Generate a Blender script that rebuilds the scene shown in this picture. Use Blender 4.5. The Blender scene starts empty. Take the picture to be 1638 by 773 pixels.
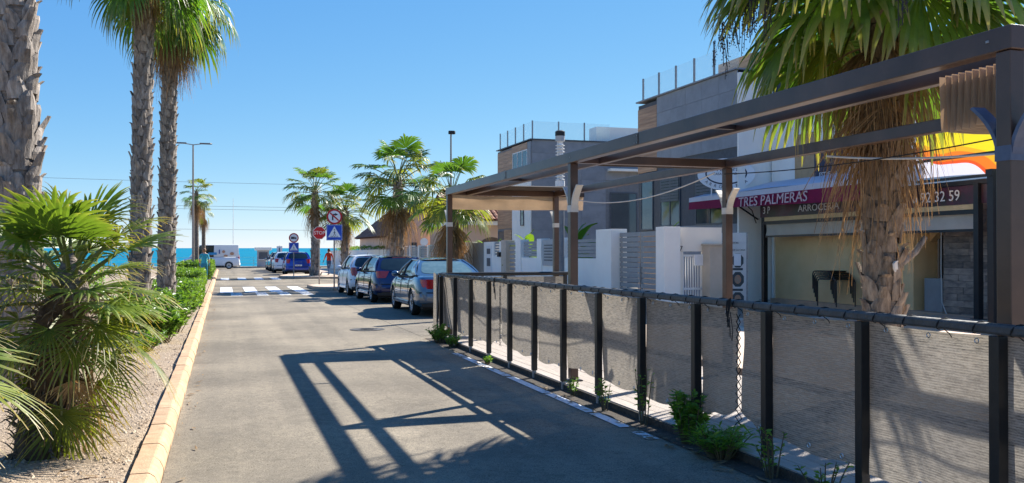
import bpy, bmesh, math, random
from mathutils import Vector, Matrix, Quaternion, noise
R = math.radians
random.seed(7)
scene = bpy.context.scene
col = scene.collection
K = 0.00526                                   # the street falls gently towards the sea
def gz(y): return -K * min(y, 104.0)

# ------------------------------------------------------------------ camera, sky, sun, exposure
cam_d = bpy.data.cameras.new('camera'); cam = bpy.data.objects.new('camera', cam_d); col.objects.link(cam)
cam_d.sensor_width = 36.0; cam_d.lens = 36.0 * 1450 / 1638; cam_d.shift_y = 0.0064
cam_d.clip_start = 0.05; cam_d.clip_end = 90000
cam.location = (0, 0, 1.6); cam.rotation_euler = (R(90), 0, -math.atan(462 / 1450))
scene.camera = cam

SUN = Vector((1.115, 0.645, 1.0)).normalized()
world = bpy.data.worlds.new('World'); scene.world = world; world.use_nodes = True
wn = world.node_tree; wn.nodes.clear()
sky = wn.nodes.new('ShaderNodeTexSky'); sky.sky_type = 'NISHITA'; sky.sun_disc = False
sky.sun_elevation = math.asin(SUN.z); sky.sun_rotation = math.atan2(SUN.x, SUN.y)
sky.altitude = 0; sky.air_density = 0.6; sky.dust_density = 0.0; sky.ozone_density = 3.0
bg = wn.nodes.new('ShaderNodeBackground'); bg.inputs['Strength'].default_value = 0.08
wo = wn.nodes.new('ShaderNodeOutputWorld')
sep = wn.nodes.new('ShaderNodeSeparateColor'); com = wn.nodes.new('ShaderNodeCombineColor'); wn.links.new(sky.outputs[0], sep.inputs[0])
for k, (mul, pw) in enumerate(((.40, 1.06), (.88, .65), (2.16, .25))):          # one colour grade for the whole sky, like the photograph's processing
    pn = wn.nodes.new('ShaderNodeMath'); pn.operation = 'POWER'; pn.inputs[1].default_value = pw; mn = wn.nodes.new('ShaderNodeMath'); mn.operation = 'MULTIPLY'; mn.inputs[1].default_value = mul
    wn.links.new(sep.outputs[k], pn.inputs[0]); wn.links.new(pn.outputs[0], mn.inputs[0]); wn.links.new(mn.outputs[0], com.inputs[k])
wn.links.new(com.outputs[0], bg.inputs[0]); wn.links.new(bg.outputs[0], wo.inputs[0])
sd = bpy.data.lights.new('sun', 'SUN'); sd.energy = 3.2; sd.angle = R(0.53); sd.color = (1.0, 0.96, 0.89)
so = bpy.data.objects.new('sun', sd); col.objects.link(so); so.location = SUN * 60
so.rotation_euler = (-SUN).to_track_quat('-Z', 'Y').to_euler()
vs = scene.view_settings; vs.view_transform = 'Standard'; vs.look = 'None'; vs.exposure = 1.8; vs.gamma = 1.0
vs.use_curve_mapping = False

# ------------------------------------------------------------------ materials
MATS = {}
def M(name, c1, c2=None, rough=.7, scale=6.0, bump=.0, bscale=60.0, metal=0.0, spec=.4, rnd=0.0, detail=6.0,
      stretch=(1, 1, 1), transl=0.0, tcol=None, coat=0.0, alpha=1.0, emit=None, attr=None, c3=None, ramp=(.35, .65)):
    if name in MATS: return MATS[name]
    m = bpy.data.materials.new(name); m.use_nodes = True; nt = m.node_tree; N = nt.nodes; L = nt.links
    b = N['Principled BSDF']; out = N['Material Output']
    b.inputs['Roughness'].default_value = rough; b.inputs['Metallic'].default_value = metal
    b.inputs['Specular IOR Level'].default_value = spec
    b.inputs['Coat Weight'].default_value = coat; b.inputs['Coat Roughness'].default_value = .04
    tc = N.new('ShaderNodeTexCoord'); mp = N.new('ShaderNodeMapping'); mp.inputs['Scale'].default_value = stretch
    L.new(tc.outputs['Object'], mp.inputs['Vector'])
    vec = mp.outputs[0]
    if rnd:
        oi = N.new('ShaderNodeObjectInfo'); ad = N.new('ShaderNodeVectorMath'); ad.operation = 'MULTIPLY_ADD'
        ad.inputs[1].default_value = (1, 1, 1)
        mu = N.new('ShaderNodeMath'); mu.operation = 'MULTIPLY'; mu.inputs[1].default_value = 37.0
        L.new(oi.outputs['Random'], mu.inputs[0]); L.new(vec, ad.inputs[0]); L.new(mu.outputs[0], ad.inputs[2]); vec = ad.outputs[0]
    c2 = c2 or tuple(v * .78 for v in c1)
    nz = N.new('ShaderNodeTexNoise'); nz.inputs['Scale'].default_value = scale; nz.inputs['Detail'].default_value = detail
    nz.inputs['Roughness'].default_value = .62
    L.new(vec, nz.inputs['Vector'])
    cr = N.new('ShaderNodeValToRGB'); e = cr.color_ramp.elements
    e[0].position, e[1].position = ramp; e[0].color = (*c2, 1); e[1].color = (*c1, 1)
    if c3:
        x = e.new(.8); x.color = (*c3, 1)
    L.new(nz.outputs['Fac'], cr.inputs[0]); colo = cr.outputs[0]
    if attr:                                    # tips of leaves dry out
        at = N.new('ShaderNodeAttribute'); at.attribute_name = 'age'
        mx = N.new('ShaderNodeMixRGB'); mx.inputs[2].default_value = (*attr, 1)
        L.new(at.outputs['Fac'], mx.inputs[0]); L.new(colo, mx.inputs[1]); colo = mx.outputs[0]
    if rnd:
        hs = N.new('ShaderNodeHueSaturation'); mr = N.new('ShaderNodeMapRange')
        mr.inputs[3].default_value = 1 - rnd; mr.inputs[4].default_value = 1 + rnd
        L.new(oi.outputs['Random'], mr.inputs[0]); L.new(mr.outputs[0], hs.inputs['Value']); L.new(colo, hs.inputs['Color']); colo = hs.outputs[0]
    L.new(colo, b.inputs['Base Color'])
    if bump:
        n2 = N.new('ShaderNodeTexNoise'); n2.inputs['Scale'].default_value = bscale; n2.inputs['Detail'].default_value = 4
        L.new(vec, n2.inputs['Vector'])
        bp = N.new('ShaderNodeBump'); bp.inputs['Strength'].default_value = bump; bp.inputs['Distance'].default_value = .02
        L.new(n2.outputs['Fac'], bp.inputs['Height']); L.new(bp.outputs[0], b.inputs['Normal'])
    if emit:
        b.inputs['Emission Color'].default_value = (*emit[:3], 1); b.inputs['Emission Strength'].default_value = emit[3]
    sh = b.outputs[0]
    if transl:
        t = N.new('ShaderNodeBsdfTranslucent'); ms = N.new('ShaderNodeMixShader'); ms.inputs[0].default_value = transl
        if tcol:
            mm = N.new('ShaderNodeMixRGB'); mm.blend_type = 'MULTIPLY'; mm.inputs[0].default_value = 1; mm.inputs[2].default_value = (*tcol, 1)
            L.new(colo, mm.inputs[1]); L.new(mm.outputs[0], t.inputs[0])
        else: L.new(colo, t.inputs[0])
        L.new(sh, ms.inputs[1]); L.new(t.outputs[0], ms.inputs[2]); sh = ms.outputs[0]
    if alpha < 1:
        tr = N.new('ShaderNodeBsdfTransparent'); m2 = N.new('ShaderNodeMixShader'); m2.inputs[0].default_value = alpha
        L.new(tr.outputs[0], m2.inputs[1]); L.new(sh, m2.inputs[2]); sh = m2.outputs[0]
    L.new(sh, out.inputs['Surface'])
    MATS[name] = m
    return m

def asphalt(name, c_hi, c_lo, speck=.8):
    m = bpy.data.materials.new(name); m.use_nodes = True; nt = m.node_tree; N = nt.nodes; L = nt.links; b = N['Principled BSDF']
    tc = N.new('ShaderNodeTexCoord')
    def noi(s, d=6, st=(1, 1, 1), r=.6):
        mp = N.new('ShaderNodeMapping'); mp.inputs['Scale'].default_value = st; L.new(tc.outputs['Object'], mp.inputs[0])
        n = N.new('ShaderNodeTexNoise'); n.inputs['Scale'].default_value = s; n.inputs['Detail'].default_value = d; n.inputs['Roughness'].default_value = r
        L.new(mp.outputs[0], n.inputs['Vector']); return n.outputs['Fac']
    def rampc(f, a, p, q, pos=(.3, .7)):
        cr = N.new('ShaderNodeValToRGB'); e = cr.color_ramp.elements; e[0].position, e[1].position = pos; e[0].color = (*p, 1); e[1].color = (*q, 1)
        L.new(f, cr.inputs[0]); return cr.outputs[0]
    def mix(t, f, a, b2):
        x = N.new('ShaderNodeMixRGB'); x.blend_type = t
        if isinstance(f, float): x.inputs[0].default_value = f
        else: L.new(f, x.inputs[0])
        L.new(a, x.inputs[1]); L.new(b2, x.inputs[2]); return x.outputs[0]
    c = rampc(noi(.35, 5), 0, tuple(v * .92 for v in c_lo), tuple(v * 1.05 for v in c_hi), (.38, .60))
    tracks = rampc(noi(.5, 4, (2.2, .07, 1)), 0, (.80, .80, .80), (1.08, 1.07, 1.05), (.36, .62))   # wear along the driving direction
    c = mix('MULTIPLY', 1.0, c, tracks)
    st = rampc(noi(1.7, 7, r=.7), 0, (.62, .62, .63), (1, 1, 1), (.30, .44)); c = mix('MULTIPLY', .65, c, st)
    st2 = rampc(noi(14, 4, r=.75), 0, (.80, .80, .81), (1.12, 1.11, 1.10), (.35, .65)); c = mix('MULTIPLY', .8, c, st2)   # oil and damp stains
    g = rampc(noi(85, 4, r=.9), 0, (.40, .40, .40), (1.62, 1.60, 1.55), (.34, .68)); c = mix('MULTIPLY', 1.0, c, g)
    vo = N.new('ShaderNodeTexVoronoi'); vo.inputs['Scale'].default_value = 21; L.new(tc.outputs['Object'], vo.inputs['Vector'])
    sp = rampc(vo.outputs['Distance'], 0, (.22, .21, .19), (1, 1, 1), (.06, .20)); c = mix('MULTIPLY', speck, c, sp)     # dark pits
    v2 = N.new('ShaderNodeTexVoronoi'); v2.feature = 'DISTANCE_TO_EDGE'; v2.inputs['Scale'].default_value = .42
    wv = N.new('ShaderNodeVectorMath'); wv.operation = 'ADD'; nn = N.new('ShaderNodeTexNoise'); nn.inputs['Scale'].default_value = 2.2; nn.inputs['Detail'].default_value = 5
    L.new(tc.outputs['Object'], nn.inputs['Vector']); L.new(tc.outputs['Object'], wv.inputs[0]); L.new(nn.outputs['Color'], wv.inputs[1]); L.new(wv.outputs[0], v2.inputs['Vector'])
    ck = rampc(v2.outputs['Distance'], 0, (.45, .44, .43), (1, 1, 1), (.002, .007)); c = mix('MULTIPLY', .28, c, ck)     # hairline cracks
    L.new(c, b.inputs['Base Color']); b.inputs['Roughness'].default_value = .85; b.inputs['Specular IOR Level'].default_value = .25
    bp = N.new('ShaderNodeBump'); bp.inputs['Strength'].default_value = .55; bp.inputs['Distance'].default_value = .006
    L.new(noi(150, 3, r=.8), bp.inputs['Height']); L.new(bp.outputs[0], b.inputs['Normal'])
    MATS[name] = m; return m

def paint_worn(name, c, thr):                    # road paint worn through in patches
    m = M(name, c, tuple(v * .82 for v in c), rough=.7, scale=9, bump=.3, bscale=120)
    nt = m.node_tree; N = nt.nodes; L = nt.links
    tc = N.new('ShaderNodeTexCoord'); n = N.new('ShaderNodeTexNoise'); n.inputs['Scale'].default_value = 11; n.inputs['Detail'].default_value = 8; n.inputs['Roughness'].default_value = .75
    L.new(tc.outputs['Object'], n.inputs['Vector'])
    cr = N.new('ShaderNodeValToRGB'); cr.color_ramp.elements[0].position = thr - .03; cr.color_ramp.elements[1].position = thr + .05
    L.new(n.outputs['Fac'], cr.inputs[0]); tr = N.new('ShaderNodeBsdfTransparent'); ms = N.new('ShaderNodeMixShader')
    L.new(cr.outputs[0], ms.inputs[0]); L.new(tr.outputs[0], ms.inputs[1]); L.new(N['Principled BSDF'].outputs[0], ms.inputs[2])
    L.new(ms.outputs[0], N['Material Output'].inputs['Surface']); return m

ASPH = asphalt('asphalt', (.285, .243, .182), (.215, .185, .142))
ASPH2 = asphalt('asphalt_patch', (.265, .227, .172), (.21, .181, .14))
PAINT = paint_worn('road_paint', (.82, .82, .82), .36)
PAINT_W = paint_worn('road_paint_worn', (.74, .74, .72), .46)
GRAVEL = M('gravel', (.50, .385, .265), (.19, .135, .09), rough=.95, scale=38, bump=.9, bscale=70, c3=(.78, .68, .56))
PEB = M('pebble', (.58, .46, .33), (.24, .165, .105), rough=.9, scale=3.0, rnd=0, c3=(.80, .72, .60))
KERB = M('kerb_stone', (.55, .365, .215), (.42, .27, .155), rough=.85, scale=9, bump=.35, bscale=70, rnd=.10)
KERBG = M('kerb_pale', (.47, .36, .26), (.36, .27, .19), rough=.85, scale=5, bump=.3, rnd=.06)
PAVE = M('pavement_tile', (.62, .48, .36), (.52, .40, .29), rough=.85, scale=2.5, bump=.2, bscale=30)
EARTH = M('earth', (.30, .24, .17), (.20, .16, .11), rough=.95, scale=.8, bump=.5, bscale=12)
SOIL = M('soil', (.09, .07, .05), (.035, .03, .025), rough=.95, scale=14, bump=.9, bscale=50)
SAND = M('sand', (.50, .42, .30), (.42, .35, .25), rough=.95, scale=2)
DARKMETAL = M('dark_fence_metal', (.018, .018, .018), (.012, .012, .012), rough=.42, scale=14, bump=.05, spec=.4)
GALV = M('galvanised_metal', (.36, .36, .35), (.24, .24, .24), rough=.5, scale=20, metal=.4)
BRONZE = M('bronze_frame', (.104, .058, .040), (.062, .035, .025), rough=.30, scale=2.2, c3=(.135, .095, .075), spec=.5, metal=.15, bump=.03, bscale=20)
BRONZE_D = M('bronze_frame_dark', (.035, .022, .018), (.025, .016, .013), rough=.4, scale=5)
BRKT = M('bracket_grey', (.30, .31, .33), (.22, .23, .25), rough=.4, scale=8)
BRKT_W = M('bracket_white', (.62, .59, .54), (.50, .48, .44), rough=.5, scale=8)
BRKT_B = M('bracket_blue', (.10, .13, .20), (.07, .09, .14), rough=.45, scale=8)
CANVAS = M('canvas_beige', (.52, .42, .32), (.42, .34, .26), rough=.9, scale=3, transl=.35, tcol=(1.0, .8, .6))
BOARD = M('deck_board', (.46, .39, .33), (.36, .31, .265), rough=.75, scale=3.0, stretch=(14, 1, 14), bump=.3, bscale=30, rnd=.10)
WHITEW = M('white_render', (.92, .875, .79), (.86, .81, .73), rough=.85, scale=1.3, bump=.12, bscale=90)
WARMW = M('bounce_warm_render', (.88, .80, .68), (.82, .74, .62), rough=.85, scale=1.2, bump=.12, bscale=90)  # warm bounce light put into the colour of the white entrance wall
OCHREW = M('ochre_render', (.90, .60, .30), (.80, .50, .23), rough=.85, scale=.9, bump=.15, bscale=60)
BEIGEW = M('beige_stone', (.55, .46, .36), (.47, .39, .30), rough=.8, scale=2)
SALMON = M('salmon_render', (.80, .56, .41), (.72, .49, .35), rough=.9, scale=.7)
GREYC = M('grey_cladding', (.275, .285, .305), (.215, .223, .24), rough=.6, scale=1.6, bump=.08, bscale=40, rnd=.035)
WOODC = M('wood_cladding', (.52, .31, .175), (.32, .18, .10), rough=.55, scale=2.2, stretch=(1, .35, 7), rnd=.10, bump=.1)
SLAT = M('grey_slat', (.30, .295, .285), (.26, .255, .25), rough=.5, scale=4, rnd=.05)
WHITEM = M('white_metal', (.80, .79, .77), (.74, .73, .71), rough=.4, scale=4)
GLASS = M('window_glass', (.05, .075, .09), (.035, .055, .07), rough=.04, scale=.6, spec=.8)
GLASSB = M('balustrade_glass', (.62, .78, .80), (.58, .74, .77), rough=.03, alpha=.13, spec=.8)
SHUT = M('shutter', (.10, .11, .13), (.08, .09, .10), rough=.5)
STONE_T = M('stone_tile', (.34, .25, .185), (.13, .10, .085), rough=.7, scale=3, stretch=(1, 1, 3), rnd=.38, bump=.3)
TERRA = M('terracotta_floor', (.58, .36, .23), (.48, .29, .18), rough=.6, scale=3, bump=.1)
ROOFT = M('roof_tile', (.36, .17, .10), (.22, .11, .075), rough=.9, scale=6, rnd=.2)
BLACKM = M('black_metal', (.016, .016, .018), (.010, .010, .012), rough=.4, scale=9)
BLACKP = M('black_plastic', (.02, .02, .02), (.014, .014, .014), rough=.55)
BURG = M('burgundy_awning', (.30, .012, .075), (.24, .010, .060), rough=.8, scale=3, transl=.3)
AWNW = M('awning_white', (.72, .70, .74), (.66, .64, .68), rough=.8, scale=3, transl=.2)
TEXTW = M('lettering_white', (.80, .78, .74), (.74, .72, .68), rough=.6)
TEXTK = M('lettering_dark', (.04, .04, .055), (.03, .03, .04), rough=.6)
TEXTPK = M('lettering_pink', (.66, .46, .48), (.58, .38, .40), rough=.6)
SIGNW = M('sign_white', (.80, .80, .80), (.76, .76, .76), rough=.4)
SIGNR = M('sign_red', (.52, .012, .018), (.44, .010, .014), rough=.35)
SIGNB = M('sign_blue', (.012, .075, .48), (.010, .06, .40), rough=.35)
NAVY = M('navy', (.014, .022, .06), (.010, .016, .045), rough=.4)
POLE = M('sign_pole', (.34, .29, .25), (.27, .23, .20), rough=.5, metal=.3)
ROPE = M('black_rope', (.012, .012, .012), (.01, .01, .01), rough=.8)
ROPEW = M('pale_cable', (.62, .58, .52), (.52, .48, .43), rough=.7)
BARK = M('palm_bark', (.26, .21, .17), (.10, .078, .062), rough=.95, scale=7, stretch=(1, 1, 2.5), bump=.9, bscale=24)
BOOT = M('palm_boot', (.37, .32, .275), (.145, .115, .092), rough=.92, scale=7, stretch=(2.5, 2.5, .7), bump=.7, bscale=34, rnd=.22, c3=(.47, .42, .37))
BOOT_B = M('palm_boot_brown', (.36, .27, .19), (.13, .088, .058), rough=.92, scale=7, stretch=(2.5, 2.5, .7), bump=.7, bscale=34, rnd=.25, c3=(.44, .37, .29))
FROND = M('frond_green', (.115, .225, .036), (.06, .135, .02), rough=.42, scale=4, transl=.42, tcol=(1.35, 1.45, .5), rnd=.25, attr=(.36, .27, .11), spec=.5)
FROND_Y = M('frond_yellowing', (.22, .26, .045), (.115, .175, .028), rough=.45, scale=4, transl=.42, tcol=(1.6, 1.5, .5), rnd=.2, attr=(.42, .30, .11), spec=.45)
FAN = M('fan_green', (.185, .255, .05), (.09, .155, .028), rough=.42, scale=5, transl=.38, tcol=(1.5, 1.6, .5), rnd=.22, attr=(.40, .33, .13), spec=.45)
FROND_D = M('frond_dead', (.42, .305, .175), (.22, .148, .08), rough=.85, scale=7, transl=.32, tcol=(1.4, 1.0, .6), rnd=.25, bump=.2)
PETI = M('petiole', (.20, .21, .05), (.14, .15, .035), rough=.5, scale=8, rnd=.15)
FRUIT = M('dark_fruit', (.020, .018, .035), (.035, .022, .02), rough=.5, scale=20)
LEAF = M('hedge_leaf', (.20, .31, .045), (.085, .165, .024), rough=.45, scale=1.6, transl=.4, tcol=(1.5, 1.6, .5), spec=.5)
LEAF2 = M('shrub_leaf', (.21, .33, .06), (.10, .19, .03), rough=.4, scale=2.0, transl=.4, tcol=(1.5, 1.6, .5), spec=.5)
LEAF3 = M('weed_leaf', (.20, .34, .05), (.10, .20, .028), rough=.5, scale=6, transl=.4, tcol=(1.5, 1.6, .5))
BANANA = M('banana_leaf', (.13, .22, .03), (.08, .155, .02), rough=.38, scale=3, transl=.45, tcol=(1.5, 1.5, .5), rnd=.15)
STEM = M('stem', (.15, .12, .06), (.09, .07, .04), rough=.8)
RUBBER = M('tyre', (.018, .018, .018), (.012, .012, .012), rough=.85, bump=.2)
RIM = M('rim', (.62, .62, .63), (.5, .5, .51), rough=.3, metal=.25)
CARGLASS = M('car_glass', (.022, .038, .042), (.016, .028, .032), rough=.03, spec=.5)
REDL = M('tail_light', (.42, .012, .02), (.30, .008, .014), rough=.12, coat=.8)
CHROME = M('chrome', (.55, .55, .55), (.5, .5, .5), rough=.15, metal=1)
SKIN = M('skin', (.50, .30, .21), (.44, .26, .18), rough=.55)
HAIR = M('hair', (.06, .04, .03), (.04, .03, .02), rough=.7)

def net_material():                              # woven grey shade cloth: see-through rows, light from behind shows
    m = bpy.data.materials.new('shade_net'); m.use_nodes = True; nt = m.node_tree; N = nt.nodes; L = nt.links; b = N['Principled BSDF']
    tc = N.new('ShaderNodeTexCoord')
    def noi(sc, st, d=4, r=.6):
        mp = N.new('ShaderNodeMapping'); mp.inputs['Scale'].default_value = st; L.new(tc.outputs['Object'], mp.inputs[0])
        n = N.new('ShaderNodeTexNoise'); n.inputs['Scale'].default_value = sc; n.inputs['Detail'].default_value = d; n.inputs['Roughness'].default_value = r
        L.new(mp.outputs[0], n.inputs['Vector']); return n.outputs['Fac']
    rows = noi(1.0, (14, 14, 90), 3, .7); fine = noi(1.0, (75, 75, 190), 2); big = noi(1.3, (1, 1, 2.2), 4)
    wv = N.new('ShaderNodeTexWave'); wv.wave_type = 'BANDS'; wv.bands_direction = 'Z'; wv.inputs['Scale'].default_value = 22; wv.inputs['Distortion'].default_value = 1.6; wv.inputs['Detail'].default_value = 2; wv.inputs['Detail Scale'].default_value = 3
    L.new(tc.outputs['Object'], wv.inputs['Vector'])
    a0 = N.new('ShaderNodeMath'); a0.operation = 'MULTIPLY_ADD'; a0.inputs[1].default_value = .22; L.new(wv.outputs['Fac'], a0.inputs[0]); L.new(rows, a0.inputs[2])
    ad = N.new('ShaderNodeMath'); ad.operation = 'MULTIPLY_ADD'; ad.inputs[1].default_value = .45; L.new(fine, ad.inputs[0]); L.new(a0.outputs[0], ad.inputs[2])
    cr = N.new('ShaderNodeValToRGB'); e = cr.color_ramp.elements; e[0].position = .50; e[1].position = 1.12; e[0].color = (.085, .077, .066, 1); e[1].color = (.335, .302, .257, 1)
    L.new(ad.outputs[0], cr.inputs[0])
    c2 = N.new('ShaderNodeValToRGB'); e = c2.color_ramp.elements; e[0].position = .3; e[1].position = .7; e[0].color = (.84, .84, .85, 1); e[1].color = (1.1, 1.08, 1.05, 1); L.new(big, c2.inputs[0])
    mx = N.new('ShaderNodeMixRGB'); mx.blend_type = 'MULTIPLY'; mx.inputs[0].default_value = 1; L.new(cr.outputs[0], mx.inputs[1]); L.new(c2.outputs[0], mx.inputs[2])
    L.new(mx.outputs[0], b.inputs['Base Color']); b.inputs['Roughness'].default_value = .9
    t = N.new('ShaderNodeBsdfTranslucent'); L.new(mx.outputs[0], t.inputs[0])
    ms = N.new('ShaderNodeMixShader'); ms.inputs[0].default_value = .40; L.new(b.outputs[0], ms.inputs[1]); L.new(t.outputs[0], ms.inputs[2])
    tr = N.new('ShaderNodeBsdfTransparent'); m2 = N.new('ShaderNodeMixShader')
    mr = N.new('ShaderNodeMapRange'); mr.inputs[1].default_value = .55; mr.inputs[2].default_value = .8; mr.inputs[3].default_value = .94; mr.inputs[4].default_value = .99
    L.new(ad.outputs[0], mr.inputs[0]); L.new(mr.outputs[0], m2.inputs[0]); L.new(tr.outputs[0], m2.inputs[1]); L.new(ms.outputs[0], m2.inputs[2])
    bp = N.new('ShaderNodeBump'); bp.inputs['Strength'].default_value = .5; bp.inputs['Distance'].default_value = .004; L.new(ad.outputs[0], bp.inputs['Height']); L.new(bp.outputs[0], b.inputs['Normal'])
    L.new(m2.outputs[0], N['Material Output'].inputs['Surface']); return m
NET = net_material()

# ------------------------------------------------------------------ mesh builder
class MB:
    def __init__(s): s.v = []; s.f = []; s.mi = []; s.age = None
    def add(s, vs, fs, mi=0):
        o = len(s.v); s.v += [tuple(p) for p in vs]; s.f += [tuple(i + o for i in f) for f in fs]; s.mi += [mi] * len(fs); return s
    def box(s, x0, x1, y0, y1, z0, z1, mi=0, mat=None):
        vs = [Vector(p) for p in ((x0, y0, z0), (x1, y0, z0), (x1, y1, z0), (x0, y1, z0), (x0, y0, z1), (x1, y0, z1), (x1, y1, z1), (x0, y1, z1))]
        if mat: vs = [mat @ p for p in vs]
        return s.add(vs, [(0, 3, 2, 1), (4, 5, 6, 7), (0, 1, 5, 4), (1, 2, 6, 5), (2, 3, 7, 6), (3, 0, 4, 7)], mi)
    def bar(s, a, b, w, h, mi=0, up=(0, 0, 1)):          # rectangular bar from a to b
        a, b = Vector(a), Vector(b); d = (b - a).normalized(); u = Vector(up)
        if abs(d.dot(u)) > .98: u = Vector((0, 1, 0))
        r = d.cross(u).normalized(); u = r.cross(d)
        vs = [p + r * x * w / 2 + u * y * h / 2 for p in (a, b) for x, y in ((-1, -1), (1, -1), (1, 1), (-1, 1))]
        return s.add(vs, [(0, 1, 2, 3), (7, 6, 5, 4), (0, 4, 5, 1), (1, 5, 6, 2), (2, 6, 7, 3), (3, 7, 4, 0)], mi)
    def tube(s, pts, rad, n=8, mi=0, caps=True):
        pts = [Vector(p) for p in pts]; rs = rad if isinstance(rad, (list, tuple)) else [rad] * len(pts)
        o = len(s.v); prev = None
        for i, p in enumerate(pts):
            d = (pts[min(i + 1, len(pts) - 1)] - pts[max(i - 1, 0)]).normalized()
            if prev is None:
                u = Vector((0, 0, 1)) if abs(d.z) < .95 else Vector((1, 0, 0)); r = d.cross(u).normalized()
            else: r = (prev - d * prev.dot(d)).normalized()
            prev = r; u = d.cross(r)
            for k in range(n):
                a = 2 * math.pi * k / n; s.v.append(tuple(p + (r * math.cos(a) + u * math.sin(a)) * rs[i]))
        for i in range(len(pts) - 1):
            for k in range(n):
                a = o + i * n + k; b = o + i * n + (k + 1) % n; s.f.append((a, b, b + n, a + n)); s.mi.append(mi)
        if caps:
            s.f.append(tuple(o + k for k in range(n))[::-1]); s.mi.append(mi)
            e = o + (len(pts) - 1) * n; s.f.append(tuple(e + k for k in range(n))); s.mi.append(mi)
        return s
    def prism(s, poly, z0, z1, mi=0, mat=None):          # polygon (x, y) between z0 and z1
        n = len(poly); vs = [Vector((x, y, z0)) for x, y in poly] + [Vector((x, y, z1)) for x, y in poly]
        if mat: vs = [mat @ p for p in vs]
        fs = [tuple(range(n))[::-1], tuple(range(n, 2 * n))] + [(i, (i + 1) % n, n + (i + 1) % n, n + i) for i in range(n)]
        return s.add(vs, fs, mi)
    def lathe(s, prof, n=16, c=(0, 0, 0), mi=0, mat=None, caps=True):
        o = len(s.v); c = Vector(c)
        for r, z in prof:
            for k in range(n):
                a = 2 * math.pi * k / n; p = Vector((r * math.cos(a), r * math.sin(a), z))
                s.v.append(tuple((mat @ p if mat else p) + c))
        for i in range(len(prof) - 1):
            for k in range(n):
                a = o + i * n + k; b = o + i * n + (k + 1) % n; s.f.append((a, b, b + n, a + n)); s.mi.append(mi)
        if caps:
            s.f.append(tuple(o + k for k in range(n))[::-1]); s.mi.append(mi)
            e = o + (len(prof) - 1) * n; s.f.append(tuple(e + k for k in range(n))); s.mi.append(mi)
        return s
    def grid(s, fn, nu, nv, mi=0):
        o = len(s.v)
        for i in range(nu + 1):
            for j in range(nv + 1): s.v.append(tuple(fn(i / nu, j / nv)))
        for i in range(nu):
            for j in range(nv):
                a = o + i * (nv + 1) + j; s.f.append((a, a + nv + 1, a + nv + 2, a + 1)); s.mi.append(mi)
        return s
    def mesh(s, name, mats, smooth=None, off=(0, 0, 0)):
        me = bpy.data.meshes.new(name)
        ox, oy, oz = off
        me.from_pydata([(x - ox, y - oy, z - oz) for x, y, z in s.v], [], s.f)
        for m in (mats if isinstance(mats, (list, tuple)) else [mats]): me.materials.append(m)
        if any(s.mi): me.polygons.foreach_set('material_index', s.mi)
        if smooth is not None:
            me.polygons.foreach_set('use_smooth', [True] * len(me.polygons)); me.set_sharp_from_angle(angle=R(smooth))
        if s.age:
            a = me.attributes.new('age', 'FLOAT', 'POINT'); a.data.foreach_set('value', s.age)
        me.update(); return me
    def build(s, name, mats, parent=None, smooth=None, bevel=0, off=(0, 0, 0), kind=None):
        return put(name, s.mesh(name, mats, smooth, off), parent, bevel=bevel, kind=kind)

def put(name, me, parent=None, loc=None, rot=None, scale=None, bevel=0, kind=None):
    o = bpy.data.objects.new(name, me); col.objects.link(o)
    if parent: o.parent = parent
    if loc is not None: o.location = loc
    if rot is not None: o.rotation_euler = rot
    if scale is not None: o.scale = scale if isinstance(scale, (tuple, list, Vector)) else (scale,) * 3
    if bevel:
        b = o.modifiers.new('bevel', 'BEVEL'); b.width = bevel; b.segments = 2; b.limit_method = 'ANGLE'; b.angle_limit = R(40)
    if kind: o['kind'] = kind
    return o
def tag(o, label, cat, group=None):
    o['label'] = label; o['category'] = cat
    if group: o['group'] = group
    return o
def thing(name, label, cat, x, y, rotz=0, slope=False, group=None, h=0.0):
    o = bpy.data.objects.new(name, None); col.objects.link(o); o.empty_display_size = .1
    o.location = (x, y, gz(y) + h); o.rotation_euler = (-math.atan(K) if slope else 0, 0, rotz)
    return tag(o, label, cat, group)
def struct(o): o['kind'] = 'structure'; return o
def box(name, mat, parent, x0, x1, y0, y1, z0, z1, bevel=0, off=(0, 0, 0)):
    return MB().box(x0, x1, y0, y1, z0, z1).build(name, mat, parent, bevel=bevel, off=off)
_tc = {}
def text(txt, size, mat, parent, loc, rot, name='lettering', ext=.004, sx=1.0, shear=0.0, align='CENTER'):
    cu = bpy.data.curves.new('t', 'FONT'); cu.body = txt; cu.size = size; cu.extrude = ext; cu.align_x = align; cu.align_y = 'CENTER'; cu.shear = shear; cu.resolution_u = 3
    t = bpy.data.objects.new('t', cu); col.objects.link(t)
    me = bpy.data.meshes.new_from_object(t.evaluated_get(bpy.context.evaluated_depsgraph_get()))
    bpy.data.objects.remove(t); me.materials.clear(); me.materials.append(mat)
    return put(name, me, parent, loc, rot, (sx, 1, 1))
FACE_Y = (R(90), 0, 0)           # reads for someone looking along +Y
FACE_X = (R(90), 0, R(-90))      # reads for someone looking along +X

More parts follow.
